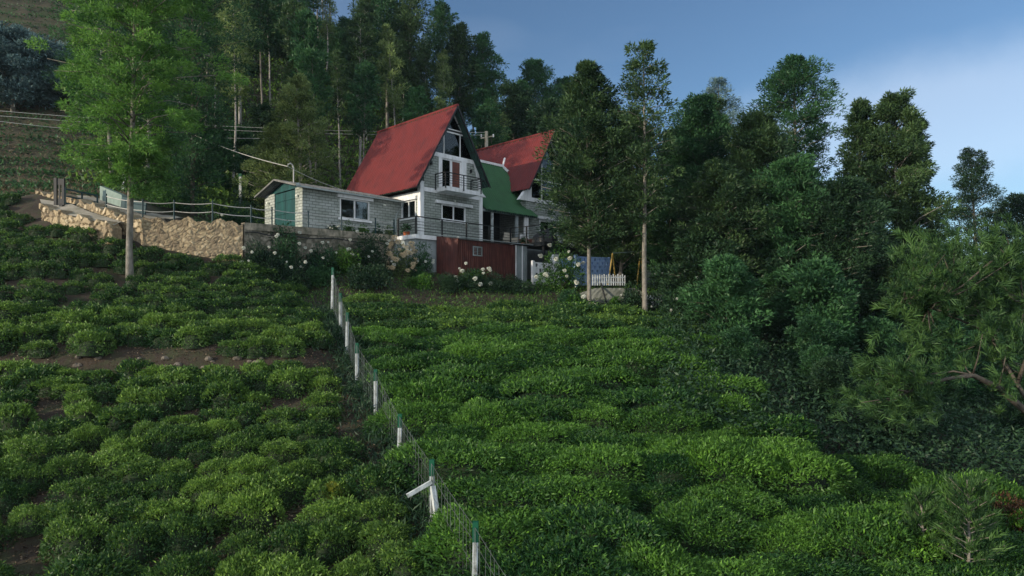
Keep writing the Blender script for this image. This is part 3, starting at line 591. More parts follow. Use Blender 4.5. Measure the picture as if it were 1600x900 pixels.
# shed
sh = thing('shed', 'maroon corrugated metal shed with a thin flat roof below the terrace', 'shed', LZ, YAW)
def vcorr(a, b, z0, z1, name, m, parent, lam=.14, amp=.016):
    a = Vector(a); b = Vector(b); n = int((b-a).length/lam*6); d = (b-a).normalized(); nn = Vector((d.y, -d.x)); mb = MB(); vs = []
    for i in range(n+1): p = a+(b-a)*i/n + nn*amp*math.cos(6.283*i/6); vs += [(p.x, p.y, z0), (p.x, p.y, z1(i/n) if callable(z1) else z1)]
    mb.add(vs, [(2*i, 2*i+2, 2*i+3, 2*i+1) for i in range(n)]); return mb.build(name, m, parent, smooth=True)
vcorr((.02, -1.43), (0.02, -3.2), -2.6, lambda t: .06-.26*t, 'side_wall', M['rusty'], sh)
vcorr((0.02, -3.2), (4.35, -3.2), -2.6, -.24, 'front_wall', M['rusty'], sh)
MB().box(-.03, .06, -3.26, -3.18, -2.6, -.22).build('corner_trim', M['rusty'], sh)
MB().box(4.36, 5.35, -3.2, -3.1, -2.6, -.24).box(5.25, 5.35, -3.1, -1.43, -2.6, -.24).build('plaster_wall', M['plaster'], sh)
for u in (4.38, 4.92): MB().box(u-.03, u+.03, -3.26, -3.21, -2.6, -.24).build('post', M['white'], sh)
mb = MB(); mb.add([(-.05, -1.35, .12), (5.75, -1.35, .12), (5.75, -3.36, -.17), (-.05, -3.36, -.17), (-.05, -1.35, .15), (5.75, -1.35, .15), (5.75, -3.36, -.13), (-.05, -3.36, -.13)], [(0, 1, 2, 3), (7, 6, 5, 4), (3, 2, 6, 7), (0, 3, 7, 4), (1, 5, 6, 2), (0, 4, 5, 1)])
mb.build('roof', M['plaster'], sh)
mb = MB(); mb.box(1.05, 1.72, -3.26, -3.22, -1.05, -.98).box(1.05, 1.72, -3.26, -3.22, -.6, -.53).box(1.05, 1.10, -3.26, -3.22, -.98, -.6).box(1.67, 1.72, -3.26, -3.22, -.98, -.6).box(1.36, 1.40, -3.26, -3.22, -.98, -.6)
for z in (-.9, -.82, -.74, -.67): mb.box(1.1, 1.67, -3.25, -3.23, z, z+.02)
mb.build('grille_window', M['plaster'], sh)

# furniture on the terrace
def lp(u, v, z=0): return LW(u, v, ZT+z)
def chair(u, v, rz, m1, m2, label):
    t = thing('armchair', label, 'chair', lp(u, v), YAW+rz)
    MB().box(-.3, .3, -.28, .3, .30, .42).build('seat', M[m1], t); MB().box(-.3, .3, .24, .34, .42, .95).build('backrest', M[m2], t)
    for s in (-1, 1):
        MB().box(s*.33-.04, s*.33+.04, -.28, .34, .42, .62).build('armrest', M[m1], t)
        for y in (-.24, .26): MB().box(s*.27-.03, s*.27+.03, y-.03, y+.03, 0, .3).build('leg', M['dark'], t)
    return t
chair(6.7, -.55, 0, 'cream', 'cream', 'cream armchair behind the railing near the hanging plants under the green roof')
chair(8.1, -.6, .2, 'brown', 'white', 'chair with white cushions beside the white porch pillar')
def umb_cover(u, v, label, sx=1.0):
    mb = MB(); n = 14; vs = []; ring = [(.05, 1.0), (.5, .82), (.85, .45), (.95, .02)]
    for r, z in ring:
        for i in range(n): a = 6.283*i/n; k = 1+.12*math.sin(3*a)+.06*math.sin(7*a+z*4); vs.append((r*k*math.cos(a)*sx, r*k*math.sin(a)*.7, z))
    fs = [(j*n+i, (j+1)*n+i, (j+1)*n+(i+1) % n, j*n+(i+1) % n) for j in range(3) for i in range(n)]+[tuple(range(n))]
    mb.add(vs, fs); o = mb.build('tarpaulin', M['dark'], smooth=False, loc=lp(u, v)); o.rotation_euler.z = YAW; return tag(o, label, 'tarpaulin')
umb_cover(7.4, -2.9, 'dark tarpaulin heaped over furniture at the left end of the steel deck')
umb_cover(10.9, -2.9, 'larger dark tarpaulin heaped over furniture below the second house window', 1.4)
def pot(u, v, m, label, z=0, s=1.0, world=None):
    t = thing('potted_plant', label, 'potted plant', world or lp(u, v, z))
    mb = MB(); mb.tube([(0, 0, 0), (0, 0, .02), (0, 0, .24*s)], [.10*s, .12*s, .15*s], 12); mb.build('pot', M[m], t)
    rg = np.random.default_rng(int(abs(u*100+v*10))); N = 160; d = unit(rg.normal(size=(N, 3))+[0, 0, .8]); c = np.array([0, 0, .3*s])+d*rg.uniform(.02, .2, (N, 1))*s
    o = link('foliage', qmesh('foliage', leaves(c, d, .16*s, .05*s, rg), M['l_green'], rg.uniform(.2, .9, N)), t); return t
pot(-1.1, -.2, 'orange', 'terracotta pot plant in the corner of the railing by the white pillar', s=1.3)
pot(7.25, -1.1, 'orange', 'terracotta pot plant on the terrace edge right of the cream armchair', s=1.1)
pot(7.6, -1.05, 'orange', 'small terracotta pot at the foot of the grey porch pillar', s=.8)

# gate pillar, breeze block walls, picket fences, swing
gp = MB().box(6.02, 6.38, -4.75, -4.4, -3.2, -.75); o = gp.build('gate_pillar', M['white'], loc=LZ); o.rotation_euler.z = YAW; tag(o, 'square white pillar at the end of the shed, left of the white flowered shrub', 'pillar')
def lattice(p0, p1, h, name, m, label, rows, cell=.24):
    a = Vector(p0); b = Vector(p1); t = thing(name, label, 'wall', a, math.atan2(b.y-a.y, b.x-a.x)); Lx = math.hypot(b.x-a.x, b.y-a.y); n = max(1, int(Lx/cell)); dz = (b.z-a.z); mb = MB(); r = int(h/cell)
    for i in range(n+1): x = i*Lx/n; mb.box(x-.035, x+.035, 0, .14, dz*x/Lx, dz*x/Lx+h)
    for j in range(r+1): mb.bar((0, .07, j*h/r), (Lx, .07, j*h/r+dz), .136, .07)
    for i in range(n):
        for j in range(r):
            if (i+j) % 2: x = i*Lx/n; z = j*h/r+dz*x/Lx; mb.box(x+.036, x+Lx/n-.036, .01, .13, z+.036, z+h/r-.036)
    mb.build('lattice', m, t); MB().box(-.16, -.04, -.02, .16, -.5, h+.12).build('pillar', m, t); MB().box(Lx+.04, Lx+.14, -.02, .16, dz-.5, dz+h+.05).build('pillar', m, t); return t
lattice(PX(836, 447, 35.6), PX(872, 449, 36.4), 1.3, 'lattice_wall', M['white'], 'low white breeze block wall beside the square white pillar', 4)
lattice(PX(903, 445, 34.5), PX(951, 445, 36), 1.5, 'lattice_wall', M['blue'], 'pale blue breeze block wall behind the slim grey trunk', 6, .2)
lattice(PX(874, 441, 38), PX(900, 441, 38.6), 1.4, 'lattice_wall', M['blue'], 'lighter blue block wall peeping out right of the white flowered shrub', 5, .22)
def picket(p0, p1, n, h, label):
    a = Vector(p0); b = Vector(p1); t = thing('picket_fence', label, 'fence', a); d = b-a
    for k in range(n): p = d*k/(n-1); MB().box(p.x-.03, p.x+.03, p.y-.015, p.y+.015, p.z, p.z+h*(1+.06*math.sin(k*3))).build('picket', M['post'], t)
    MB().bar((0, .03, h*.3), d+Vector((0, .03, h*.3)), .03, .06).bar((0, .03, h*.75), d+Vector((0, .03, h*.75)), .03, .06).build('rail', M['white'], t); return t
picket(PX(926, 446, 32.2), PX(976, 446, 32.7), 15, .55, 'white picket fence on the ledge in front of the blue block wall')
picket(PX(1012, 477, 31), PX(1050, 478, 31.4), 10, .5, 'tiny white picket fence at the foot of the tall slim trunk')
cl = wall_strip([PX(906, 458, 32.2)+(-.5,), PX(930, 450, 32.0)+(-.5,), PX(992, 450, 31.8)+(-.6,), PX(1030, 470, 31.6)+(-.8,)], .8, M['cliff'], 'rock_wall', '')
tag(cl, 'pale cracked rock wall under the white picket fence', 'wall')
mb = MB(); a = PX(939, 442, 32.1); b = PX(948, 475, 31.2); mb.tube([a, b], .045, 6); tag(mb.build('prop_pole', M['dark']), 'dark leaning pole propped against the pale rock wall', 'pole')
sw_ = thing('swing_frame', 'playground swing frame with yellow legs and green top bar', 'swing', PX(957, 440, 35))
a = Vector((0, 0, 1.55)); b = Vector(PX(1001, 393, 36.5))-Vector(PX(957, 440, 35)); MB().tube([a, b], .035, 7).build('top_bar', M['mint'], sw_)
for p, s in ((a, -1), (a, 1), (b, -1), (b, 1)): MB().tube([p, (p.x+(-.32 if s < 0 else .28), p.y+s*.5, -.2)], .04, 7).build('leg', M['yellow'], sw_)

# poles, cables
up = thing('utility_pole', 'concrete utility pole standing between the two red roofs', 'utility pole', PX(760, 300, 56))
MB().tube([(0, 0, -8), (0, 0, 5.3)], [.2, .15], 10).build('shaft', M['path'], up); MB().bar((-.5, 0, 4.7), (.7, 0, 4.9), .1).build('crossarm', M['path'], up)
for x in (-.45, 0.6): MB().tube([(x, 0, 4.8), (x, 0, 5.05)], .06, 6).build('insulator', M['white'], up)
def sag(a, b, r, s, n=24): return [tuple(a[i]+(b[i]-a[i])*k/n-(s*4*(k/n)*(1-k/n) if i == 2 else 0) for i in range(3)) for k in range(n+1)]
for i, (a, b, lb) in enumerate(((PX(-60, 168, 48), PX(760, 207, 56), 'topmost thin power line crossing the hillside'), (PX(-60, 176, 48), PX(760, 211, 56), 'middle thin power line crossing the hillside'), (PX(-60, 182, 47), PX(460, 216, 54), 'lowest thin power line crossing the hillside'))):
    tag(MB().tube(sag(a, b, .02, .5), .018, 4).build('power_line', M['cable']), lb, 'cable', 'power lines across the hillside')
hk = (LW(uL-.09, 3.3, ZT+3.62))
tag(MB().tube(sag(PX(286, 202, 42), hk, .03, .22), .02, 5).build('service_cable', M['cable']), 'thick pale cable running down from the trees to the hooked conduit', 'cable')
tag(MB().tube(sag(hk, LW(-2.6, 3.6, ZT+2.85), .03, .1), .015, 4).build('service_cable', M['cable']), 'thin cable from the hooked conduit down to the annex roof', 'cable')
for px, py, h_, D, lb in ((301, 300, 1.5, 43, 'tall white post with a dark cap in the hedge behind the stone wall'), (376, 296, .9, 46, 'short pale post in the bushes left of the annex'), (193, 284, 1.2, 40, 'thin pale post behind the feathery tree trunk')):
    t = thing('post', lb, 'post', PX(px, py, D)); MB().box(-.09, .09, -.09, .09, -1, h_).build('shaft', M['post'], t); MB().box(-.1, .1, -.1, .1, h_, h_+.22).build('cap', M['cap'], t)
# rope fence along the wall top
rf = thing('rope_fence', 'iron post and rope fence along the top of the stone wall', 'fence')
fp = [PX(166, 333, 31.2), PX(223, 343, 29.7), PX(272, 344, 30.0), PX(332, 345, 30.1), (B_[0]+.2, B_[1]+.35, ZT+.1), LW(-8.0, 1.35, ZT+.1), LW(-6.2, 1.15, ZT+.1), LW(-4.4, 1.0, ZT+.1), LW(-2.4, .85, ZT+.1), LW(-1.3, .7, ZT+.1)]
for p in fp: MB().tube([(p[0], p[1], p[2]-.2), (p[0], p[1], p[2]+.95)], .035, 6).build('post', M['tealiron'], rf)
mb = MB()
for a, b in zip(fp, fp[1:]):
    for z in (.42, .82): mb.tube(sag((a[0], a[1], a[2]+z), (b[0], b[1], b[2]+z), 0, .06, 8), .02, 5)
mb.build('rope', M['cable'], rf)
# gate
gt = thing('gate', 'dark teal metal gate standing open at the top of the path', 'gate', PX(98, 320, 32))
MB().box(-.42, -.28, -.05, .05, -.1, 1.35).box(-.02, .1, -.05, .05, -.4, 1.3).build('gate_post', M['dark'], gt)
mb = MB(); mb.box(-.28, -.02, -.02, .02, .02, .3).box(-.28, -.02, -.02, .02, 1.0, 1.3).box(-.2, -.12, -.02, .02, .3, 1.0); mb.build('fixed_panel', M['dark'], gt)
e = Vector((1.15, .9, .1)); mb = MB()
for z in (.1, .45, .8): mb.bar((.1, 0, z), (e.x, e.y, z+.1-.28), .04, .07)
mb.bar((.12, 0, .05), (.12, 0, .9), .06); mb.bar((e.x, e.y, -.2), (e.x, e.y, .68), .06).bar((e.x*.55, e.y*.55, -.2), (e.x*.55, e.y*.55, .74), .06); mb.build('gate_leaf', M['tealiron'], gt)
mb = MB(); mb.box(.05, .22, -.35, -.15, -.75, -.05); mb.build('stub_post', M['dark'], gt)

# ------------------------------------------------------------ field fence
FP = [(743, 815, 10.3), (675, 718, 12.6), (625, 647, 15.2), (587, 577, 17.5), (558, 536, 19.7), (543, 488, 22), (532, 458, 24), (520, 418, 26.5)]
ff = thing('wire_fence', 'wire mesh fence with white green-capped posts running up through the tea', 'fence')
tops = []
for px, py, D in [(840, 960, 8.2)] + FP:
    x, y, z = PX(px, py, D); g_ = gz(x, y); tops.append((x, y, z)); w_ = .062
    lean = random.uniform(-.05, .05)
    mb = MB(); mb.bar((x+lean, y, g_-.3), (x, y, z-.32), .09, .09); p = mb.build('post', M['post'], ff)
    MB().bar((x, y, z-.32), (x, y, z), .095, .095).build('cap', M['cap'], p)
x, y, z = tops[2]
MB().bar((x, y-.06, z-.42), (x-.46, y-.2, z-.66), .07, .07).bar((x+.02, y-.08, z-.5), (x+.24, y-.45, z-1.5), .09, .09).build('brace', M['post'], ff)
mb = MB()
for a, b in zip(tops, tops[1:]):
    A = Vector(a); Bv = Vector(b); Lf = (Bv-A).length; n = int(Lf/.2)
    ga = gz(a[0], a[1]); gb = gz(b[0], b[1])
    for q in (.05, .3, .55, .8, .95): mb.tube(sag((a[0], a[1]-.065, ga+(a[2]-ga)*q), (b[0], b[1]-.065, gb+(b[2]-gb)*q), 0, .03, 3), .0045, 3)
    for k in range(n+1):
        t = k/n; p = A.lerp(Bv, t); g0 = ga*(1-t)+gb*t; mb.bar((p.x, p.y-.065, g0+.05), (p.x+.02*math.sin(k*5), p.y-.065, g0+(p.z-g0)*.95), .006)
mb.build('wire_mesh', M['wire'], ff)
def fence_x(y): return np.interp(y, [t[1] for t in tops], [t[0] for t in tops])

# ------------------------------------------------------------ tea bushes
def bush_arr(seed, R, H, N, Ln, W, tl=.35, rag=.22, sides=True):
    rg = np.random.default_rng(seed); a = rg.uniform(0, 6.283, N); ph = rg.uniform(0, 6.283, 5)
    out = 1+rag*(np.sin(2*a+ph[0])*.4+np.sin(3*a+ph[1])*.35+np.sin(5*a+ph[2])*.3+np.sin(9*a+ph[3])*.2)
    q = rg.uniform(0, 1, N)**.5; top = rg.uniform(0, 1, N) < .72
    r = np.where(top, q, 1.0+rg.normal(0, .05, N)); x = r*np.cos(a)*R*out; y = r*np.sin(a)*R*out
    zt = H*(1-.34*np.abs(r)**4.5)*(1+.13*np.sin(x*4.3/R+ph[1])*np.sin(y*3.7/R+ph[2])+.06*np.sin(x*11/R+ph[3])*np.sin(y*12/R))
    z = np.where(top, zt, H*.62*rg.uniform(.08, 1, N)); z = z-np.abs(rg.normal(0, .055, N)); c = np.stack([x, y, z], 1)
    o = np.stack([x/R*.9, y/R*.9, np.where(top, .95, .1)], 1); sp = top & (rg.uniform(0, 1, N) < .14); c[sp, 2] += rg.uniform(.02, .11, sp.sum()); d = unit(o+rg.normal(0, .7, (N, 3)))
    v = leaves(c, d, Ln, W, rg, .3)
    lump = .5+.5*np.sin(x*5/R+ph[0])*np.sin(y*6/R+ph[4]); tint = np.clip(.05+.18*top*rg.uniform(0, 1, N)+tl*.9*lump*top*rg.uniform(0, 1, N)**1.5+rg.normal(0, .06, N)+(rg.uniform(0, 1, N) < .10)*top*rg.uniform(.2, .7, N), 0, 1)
    n, m = 14, 5; ev = []; ef = []
    for j in range(m+1):
        rr = [1, .97, .85, .6, .3, .02][j]*.74
        for i in range(n):
            b = 6.283*i/n; oo = 1+rag*(math.sin(2*b+ph[0])*.4+math.sin(3*b+ph[1])*.35+math.sin(5*b+ph[2])*.3)
            ev.append((rr*math.cos(b)*R*oo, rr*math.sin(b)*R*oo, (-.1 if j == 0 else [0, .22, .46, .60, .66, .67][j]*H)))
    for j in range(m):
        for i in range(n): ef.append((j*n+i, j*n+(i+1) % n, (j+1)*n+(i+1) % n, (j+1)*n+i))
    ef.append(tuple(m*n+i for i in range(n)))
    return v, tint, ev, ef
def bush_mesh(name, seed, R, H, N, Ln, W, m, **k):
    v, t, ev, ef = bush_arr(seed, R, H, N, Ln, W, **k); return qmesh(name, v, m, t, (ev, ef, M['bush_core']))  # solid dark green shell inside the leaves blocks the see-through
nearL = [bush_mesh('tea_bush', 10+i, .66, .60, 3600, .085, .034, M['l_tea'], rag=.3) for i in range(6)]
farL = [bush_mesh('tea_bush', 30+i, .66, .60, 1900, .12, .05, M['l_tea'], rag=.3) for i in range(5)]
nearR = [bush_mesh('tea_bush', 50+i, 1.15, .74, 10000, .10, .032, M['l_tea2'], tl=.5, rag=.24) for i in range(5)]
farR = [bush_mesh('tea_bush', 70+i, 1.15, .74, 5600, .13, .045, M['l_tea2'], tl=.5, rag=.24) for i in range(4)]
yelB = bush_mesh('tea_bush', 91, .55, .68, 2400, .085, .034, M['l_yel'])
spots = []
rg = random.Random(5); y = 9.7
def wallfront(x, y): u, v = WL(x, y); return v < np.interp(u, [-9.3, -1.3], [1.15, .3]) if u > -9.3 else True
rowL = 0
while y < 34.5:
    rowL += 1; row = []
    x = -(.84*y+1.5)+rg.random()
    while x < float(fence_x(min(y, 26.4)))-.7:
        xx = x+rg.uniform(-.2, .2); yy = y+rg.uniform(-.22, .22)+.12*math.sin(x*.7)
        ok = rg.random() > .03
        if y > 27.5: 
            lim = np.interp(xx, [-34, -27, -23.5, -21, -17, -12.7, -11], [36.5, 35, 31.6, 30.1, 29.3, 30.2, 30.4]); ok = ok and yy < lim-.3 and xx < -9.5
        if abs(yy-20.75) < .22 and xx < -6.5: ok = False
        if math.hypot(xx+16.4, yy-27.4) < .45: ok = False
        soil = math.sin(xx*.9+1.3)*math.sin(yy*.75+.4)
        if soil > .975 and yy < 19: ok = False
        if ok: row.append((xx, yy, 'L', rg.uniform(.68, .98)))
        x += .88*rg.uniform(.85, 1.2)
    row.sort(key=lambda q: -q[0]); spots += [q+(rowL, i+1) for i, q in enumerate(row)]
    y += .86
y = 9.6; k = 0
while y < 29.2:
    xr = float(np.interp(y, [9, 13, 15, 17, 20, 26, 29.5], [9.5, 11.2, 10.5, 7.6, 5.9, 7.2, 7.9])); x = float(fence_x(min(y, 26.4)))+1.2+(k % 2)*.5
    j = 1
    while x < xr:
        spots.append((x+rg.uniform(-.3, .3), y+rg.uniform(-.25, .25), 'R', rg.uniform(.66, 1.0), k+1, j)); x += 1.5*rg.uniform(.85, 1.15); j += 1
    y += 1.2; k += 1
spots.sort(key=lambda s: s[1])
gzs = ground(np.array([s[0] for s in spots]), np.array([s[1] for s in spots]))
_o1 = 'first second third fourth fifth sixth seventh eighth ninth tenth eleventh twelfth thirteenth fourteenth fifteenth sixteenth seventeenth eighteenth nineteenth'.split()
def ORD(n):
    if n < 20: return _o1[n-1]
    t = {2: ('twenty', 'twentieth'), 3: ('thirty', 'thirtieth'), 4: ('forty', 'fortieth')}[n//10]
    return t[1] if n % 10 == 0 else t[0]+'-'+_o1[n % 10-1]
tea_labels = {'L': 'small rounded tea bush in the dense rows left of the wire fence', 'R': 'broad lush tea bush merging with its neighbours, right of the wire fence'}
merged = []
for i, (x, y, kd, sc, rw, nb) in enumerate(spots):
    z = float(gzs[i])-.04
    r_ = rg.random()*6.28
    if i < 300:
        src = (nearL if y < 17 else farL) if kd == 'L' else (nearR if y < 17 else farR); me = rg.choice(src)
        o = link('tea_bush', me, None, (x, y, z)); o.rotation_euler = (.10+rg.uniform(-.06, .06), rg.uniform(-.06, .06), rg.choice((0, math.pi))+rg.uniform(-.3, .3))
        k1, k2 = (rg.uniform(.80, 1.06), rg.uniform(.68, .84)) if kd == 'L' else (rg.uniform(1.05, 1.45), rg.uniform(.72, .9))
        o.scale = (sc*k1, sc*k2, sc*rg.uniform(.8, 1.2))
        tag(o, ('small round tea bush left of the wire fence, %s from it, %s row up' if kd == 'L' else 'broad lush tea bush right of the wire fence, %s from it, %s row up') % (ORD(nb), ORD(rw)), 'tea bush', 'tea bushes left of the wire fence' if kd == 'L' else 'tea bushes right of the wire fence')
    else: merged.append((x, y, z, kd, sc, r_))
px = PX(520, 712, 13.6); o = link('tea_bush', yelB, None, (px[0], px[1], gz(px[0], px[1])+.22)); o.scale = (.34, .32, .42)
tag(o, 'small yellowing tea bush among dark green ones, left of the braced fence post', 'tea bush')
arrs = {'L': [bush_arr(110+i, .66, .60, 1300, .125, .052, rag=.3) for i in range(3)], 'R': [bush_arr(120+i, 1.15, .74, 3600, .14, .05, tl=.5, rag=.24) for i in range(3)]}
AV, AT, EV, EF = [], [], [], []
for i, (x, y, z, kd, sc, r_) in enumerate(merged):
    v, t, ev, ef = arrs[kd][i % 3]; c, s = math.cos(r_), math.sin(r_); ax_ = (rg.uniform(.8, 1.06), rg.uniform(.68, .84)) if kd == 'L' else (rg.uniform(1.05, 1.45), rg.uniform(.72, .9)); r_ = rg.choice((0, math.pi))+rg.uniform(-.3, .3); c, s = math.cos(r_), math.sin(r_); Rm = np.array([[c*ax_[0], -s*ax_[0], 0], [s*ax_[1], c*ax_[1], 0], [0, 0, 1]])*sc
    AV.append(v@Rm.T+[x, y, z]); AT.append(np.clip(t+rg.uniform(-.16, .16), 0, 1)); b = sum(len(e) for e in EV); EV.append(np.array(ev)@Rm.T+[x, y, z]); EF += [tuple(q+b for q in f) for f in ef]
if merged: tag(link('tea_bushes', qmesh('tea_bushes', np.concatenate(AV), M['l_tea'], np.concatenate(AT), (np.concatenate(EV), EF, M['bush_core']))), 'tea bushes merging into a green carpet high on the slope below the walls', 'tea bushes', kind='stuff')
print('tea', len(spots), 'merged', len(merged))
# stones on the terrace bank
stn = []
for i in range(34):
    x = rg.uniform(-16.5, -7.2) if i % 3 else rg.uniform(-12.8, -9.5); y = 20.75+rg.uniform(-.25, .1); s = rg.uniform(.04, .11)
    stn.append((x, y, gz(x, y)+s*.3, s))
t = thing('dry_stone_bank', 'low bank of loose stones along the brown terrace step in the left tea field', 'stone bank')
for i, (x, y, z, s) in enumerate(stn): MB().blob((x, y, z), (s*1.3, s, s*.8), i, .2, n=9, m=6).build('stone', M['rubble'], t)
# weeds along the fence and soil litter
def scatter(name, xs, ys, Ln, W, m, label, cat, rng, up=1.4, hz=0, per=1, lift=0):
    z = ground(xs, ys); c = np.stack([xs, ys, z+lift+hz*rng.uniform(0, 1, len(xs))], 1); d = unit(rng.normal(size=(len(xs), 3))*[1, 1, .5]+[0, 0, up])
    return tag(link(name, qmesh(name, leaves(c, d, Ln, W, rng, .2), m, rng.uniform(0, 1, len(xs)))), label, cat, kind='stuff')
n = 11000; ys = RNG.uniform(8.5, 27, n); xs = fence_x(ys)+RNG.normal(0, .42, n)
scatter('weeds', xs, ys, .24, .03, M['l_dark'], 'tall thin weeds growing along the foot of the wire fence', 'weeds', RNG, 1.1, .45)
n = 30000; ys = RNG.uniform(8.5, 24, n); xs = RNG.uniform(-1, 0, n)*(.84*ys)
scatter('leaf_litter', xs, ys, .07, .035, M['l_dry'], 'dead leaves and small weeds on the brown soil between the tea bushes', 'leaf litter', RNG, .1, .02)

# ------------------------------------------------------------ trees
def tree_meshes(seed, H, r0, prof, nl, lpc, Ln, W, lm, bm=None, base=.3, clr=.55, up=.35, droop=.0, bend=.4, fr=(.4, .7, 1.0), tv=.36, flat=.7, limb=True, out=.6):
    rg = np.random.default_rng(seed); bm = bm or M['darkbark']; n = 12
    pts = []; off = np.zeros(2); vel = rg.normal(0, bend/n, 2)
    for i in range(n+1): pts.append(Vector((off[0], off[1], H*.97*i/n))); vel = vel*.8+rg.normal(0, bend/n*.7, 2); off = off+vel
    mb = MB(); mb.tube([Vector((0, 0, -.8))]+pts, [r0*1.35]+[r0*(1-.86*(i/n)**1.15)*(1.18 if i == 0 else 1) for i in range(n+1)], 9)
    def trunk(t): f = t/.97*n; i = min(int(f), n-1); return pts[i].lerp(pts[i+1], min(f-i, 1))
    pt, pr = [p[0] for p in prof], [p[1] for p in prof]; cs, rs, dirs = [], [], []; az = rg.uniform(0, 6.28)
    for k in range(nl):
        t = base+(1-base)*min(.995, (k+rg.uniform(0, 1))/nl); R = float(np.interp(t, pt, pr))*rg.uniform(.62, 1.18); az += 2.4+rg.normal(0, .35); s = trunk(min(t*.97, .965)); th = min(R, 1)*up+rg.normal(0, .12)*R
        e = s+Vector((math.cos(az)*R, math.sin(az)*R, R*up-droop*R*R*.15+rg.normal(0, .1)*R)); mid = s.lerp(e, .5)+Vector((0, 0, .12*R-droop*.1*R))
        if limb and R > .5: mb.tube([s, mid, e], [max(.018, r0*.32*(1-t*.6)), max(.014, r0*.2*(1-t*.6)), .010], 5)
        for f in fr:
            if R < .8 and f < .6: continue
            p = (s.lerp(mid, f*2) if f < .5 else mid.lerp(e, f*2-1))+Vector(rg.normal(0, .16*R, 3)*[1, 1, .6]); cs.append(p); rs.append(clr*rg.uniform(.6, 1.2)*(.55+.45*min(1, R))); dirs.append((e-s).normalized())
    cs.append(pts[-1]); rs.append(clr*.6); dirs.append(Vector((0, 0, 1)))
    C = np.array([tuple(c) for c in cs]); Rr = np.array(rs); Dd = np.array([tuple(d) for d in dirs]); K = len(C)
    q = unit(rg.normal(size=(K, lpc, 3)))*rg.uniform(.25, 1, (K, lpc, 1))**.5; q[..., 2] *= flat
    c = (C[:, None]+q*Rr[:, None, None]).reshape(-1, 3); d = unit(q*out+Dd[:, None]*.5+rg.normal(0, .38, q.shape)+[0, 0, .15-droop]).reshape(-1, 3)
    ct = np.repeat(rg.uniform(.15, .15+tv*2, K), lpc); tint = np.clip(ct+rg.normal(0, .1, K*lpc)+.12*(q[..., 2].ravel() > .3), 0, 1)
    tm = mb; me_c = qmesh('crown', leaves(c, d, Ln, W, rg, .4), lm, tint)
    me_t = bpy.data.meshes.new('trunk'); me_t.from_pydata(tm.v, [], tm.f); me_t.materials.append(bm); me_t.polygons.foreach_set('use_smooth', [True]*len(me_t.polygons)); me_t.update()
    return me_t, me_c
def plant(ms, x, y, z, sc, rz, name, label, cat='tree', group=None):
    t = thing(name, label, cat, (x, y, z), rz, group); t.scale = sc if isinstance(sc, tuple) else (sc, sc, sc); link('trunk', ms[0], t); link('crown', ms[1], t); return t

# main trees: (px of trunk, depth, py of top)
def at_px(px, D, ytop): x = (px-800)/1000*D; z = gz(x, D); return x, D, z, (485-ytop)*D/1000-z
# T1 feathery bright tree in the tea
x, y, z = PX(203, 438, 27.2); z = gz(x, y)
ms = tree_meshes(201, 17.5, .14, [(.2, .6), (.27, 1.7), (.36, 2.6), (.5, 3.0), (.62, 2.7), (.8, 2.8), (1, 1.2)], 125, 170, .19, .045, M['l_bright'], M['bark'], base=.22, clr=.46, up=.3, bend=.45, droop=.1, tv=.45, flat=.55, fr=(.3, .55, .8, 1))
plant(ms, x, y, z, 1, 0, 'feathery_tree', 'tall feathery bright green tree standing in the tea left of the stone wall')
# garden trees right of the houses
def named(px, D, ytop, seed, prof, nl, lpc, lm, label, name='tree', **k):
    x, y, z, H = at_px(px, D, ytop); ms = tree_meshes(seed, H, k.pop('r0', .14), prof, nl, lpc, k.pop('Ln', .21), k.pop('W', .062), lm, k.pop('bm', M['bark']), **k); return plant(ms, x, y, z-.1, 1, 0, name, label)
named(921, 30.8, 96, 301, [(.2, .8), (.30, 1.9), (.5, 2.3), (.7, 1.7), (.88, .9), (1, .25)], 130, 115, M['l_oak'], 'dark leafy tree with a slim grey trunk in front of the second house', 'silver_oak', base=.25, clr=.5, r0=.11, bend=.2, tv=.4)
named(1008, 29.5, 54, 302, [(.3, .5), (.42, 1.2), (.6, 1.45), (.8, 1.25), (1, .3)], 52, 70, M['l_oak'], 'tall airy tree with a straight pale trunk and open crown at the tea edge', 'silver_oak', base=.34, clr=.42, r0=.125, bend=.12, tv=.4)
named(1140, 48, 112, 303, [(.2, 1.6), (.5, 2.2), (.8, 1.6), (1, .4)], 80, 80, M['l_blue'], 'hazy grey-green tree rising behind the airy pale trunked tree', 'silver_oak', base=.2, clr=.6, r0=.2)
named(1243, 37, 80, 304, [(.3, 1.2), (.55, 1.4), (.68, 2.2), (.8, 2.1), (.92, 1.2), (1, .3)], 110, 120, M['l_green'], 'dense deep green tree with a rounded domed top against the sky', 'leafy_tree', base=.3, clr=.55, r0=.2, up=.25)
named(1332, 33, 150, 305, [(.05, 2.0), (.4, 1.5), (.62, .95), (.85, .55), (1, .12)], 130, 105, M['l_oak'], 'left spire of the tall twin-topped tree on the right, dark with yellowish tufts', 'silver_oak', base=.1, clr=.5, r0=.16, up=.5, bend=.3)
named(1394, 32.5, 141, 306, [(.05, 2.4), (.4, 2.2), (.7, 1.6), (.9, .9), (1, .4)], 110, 170, M['l_oak'], 'right spire of the tall twin-topped tree on the right', 'silver_oak', base=.1, clr=.5, r0=.16, up=.5, bend=.3)
named(1436, 33.5, 178, 307, [(.05, 1.7), (.4, 1.2), (.7, .6), (.9, .35), (1, .15)], 100, 90, M['l_oak'], 'thin outer spire leaning off the right flank of the twin-topped tree', 'silver_oak', base=.1, clr=.42, r0=.12, up=.8, bend=.4)
named(1528, 52, 228, 308, [(.2, 3), (.5, 2.6), (.75, 1.7), (1, .5)], 80, 130, M['l_dark'], 'ragged dark spire tree standing alone against the sky at far right', 'leafy_tree', base=.2, clr=.65, r0=.2)
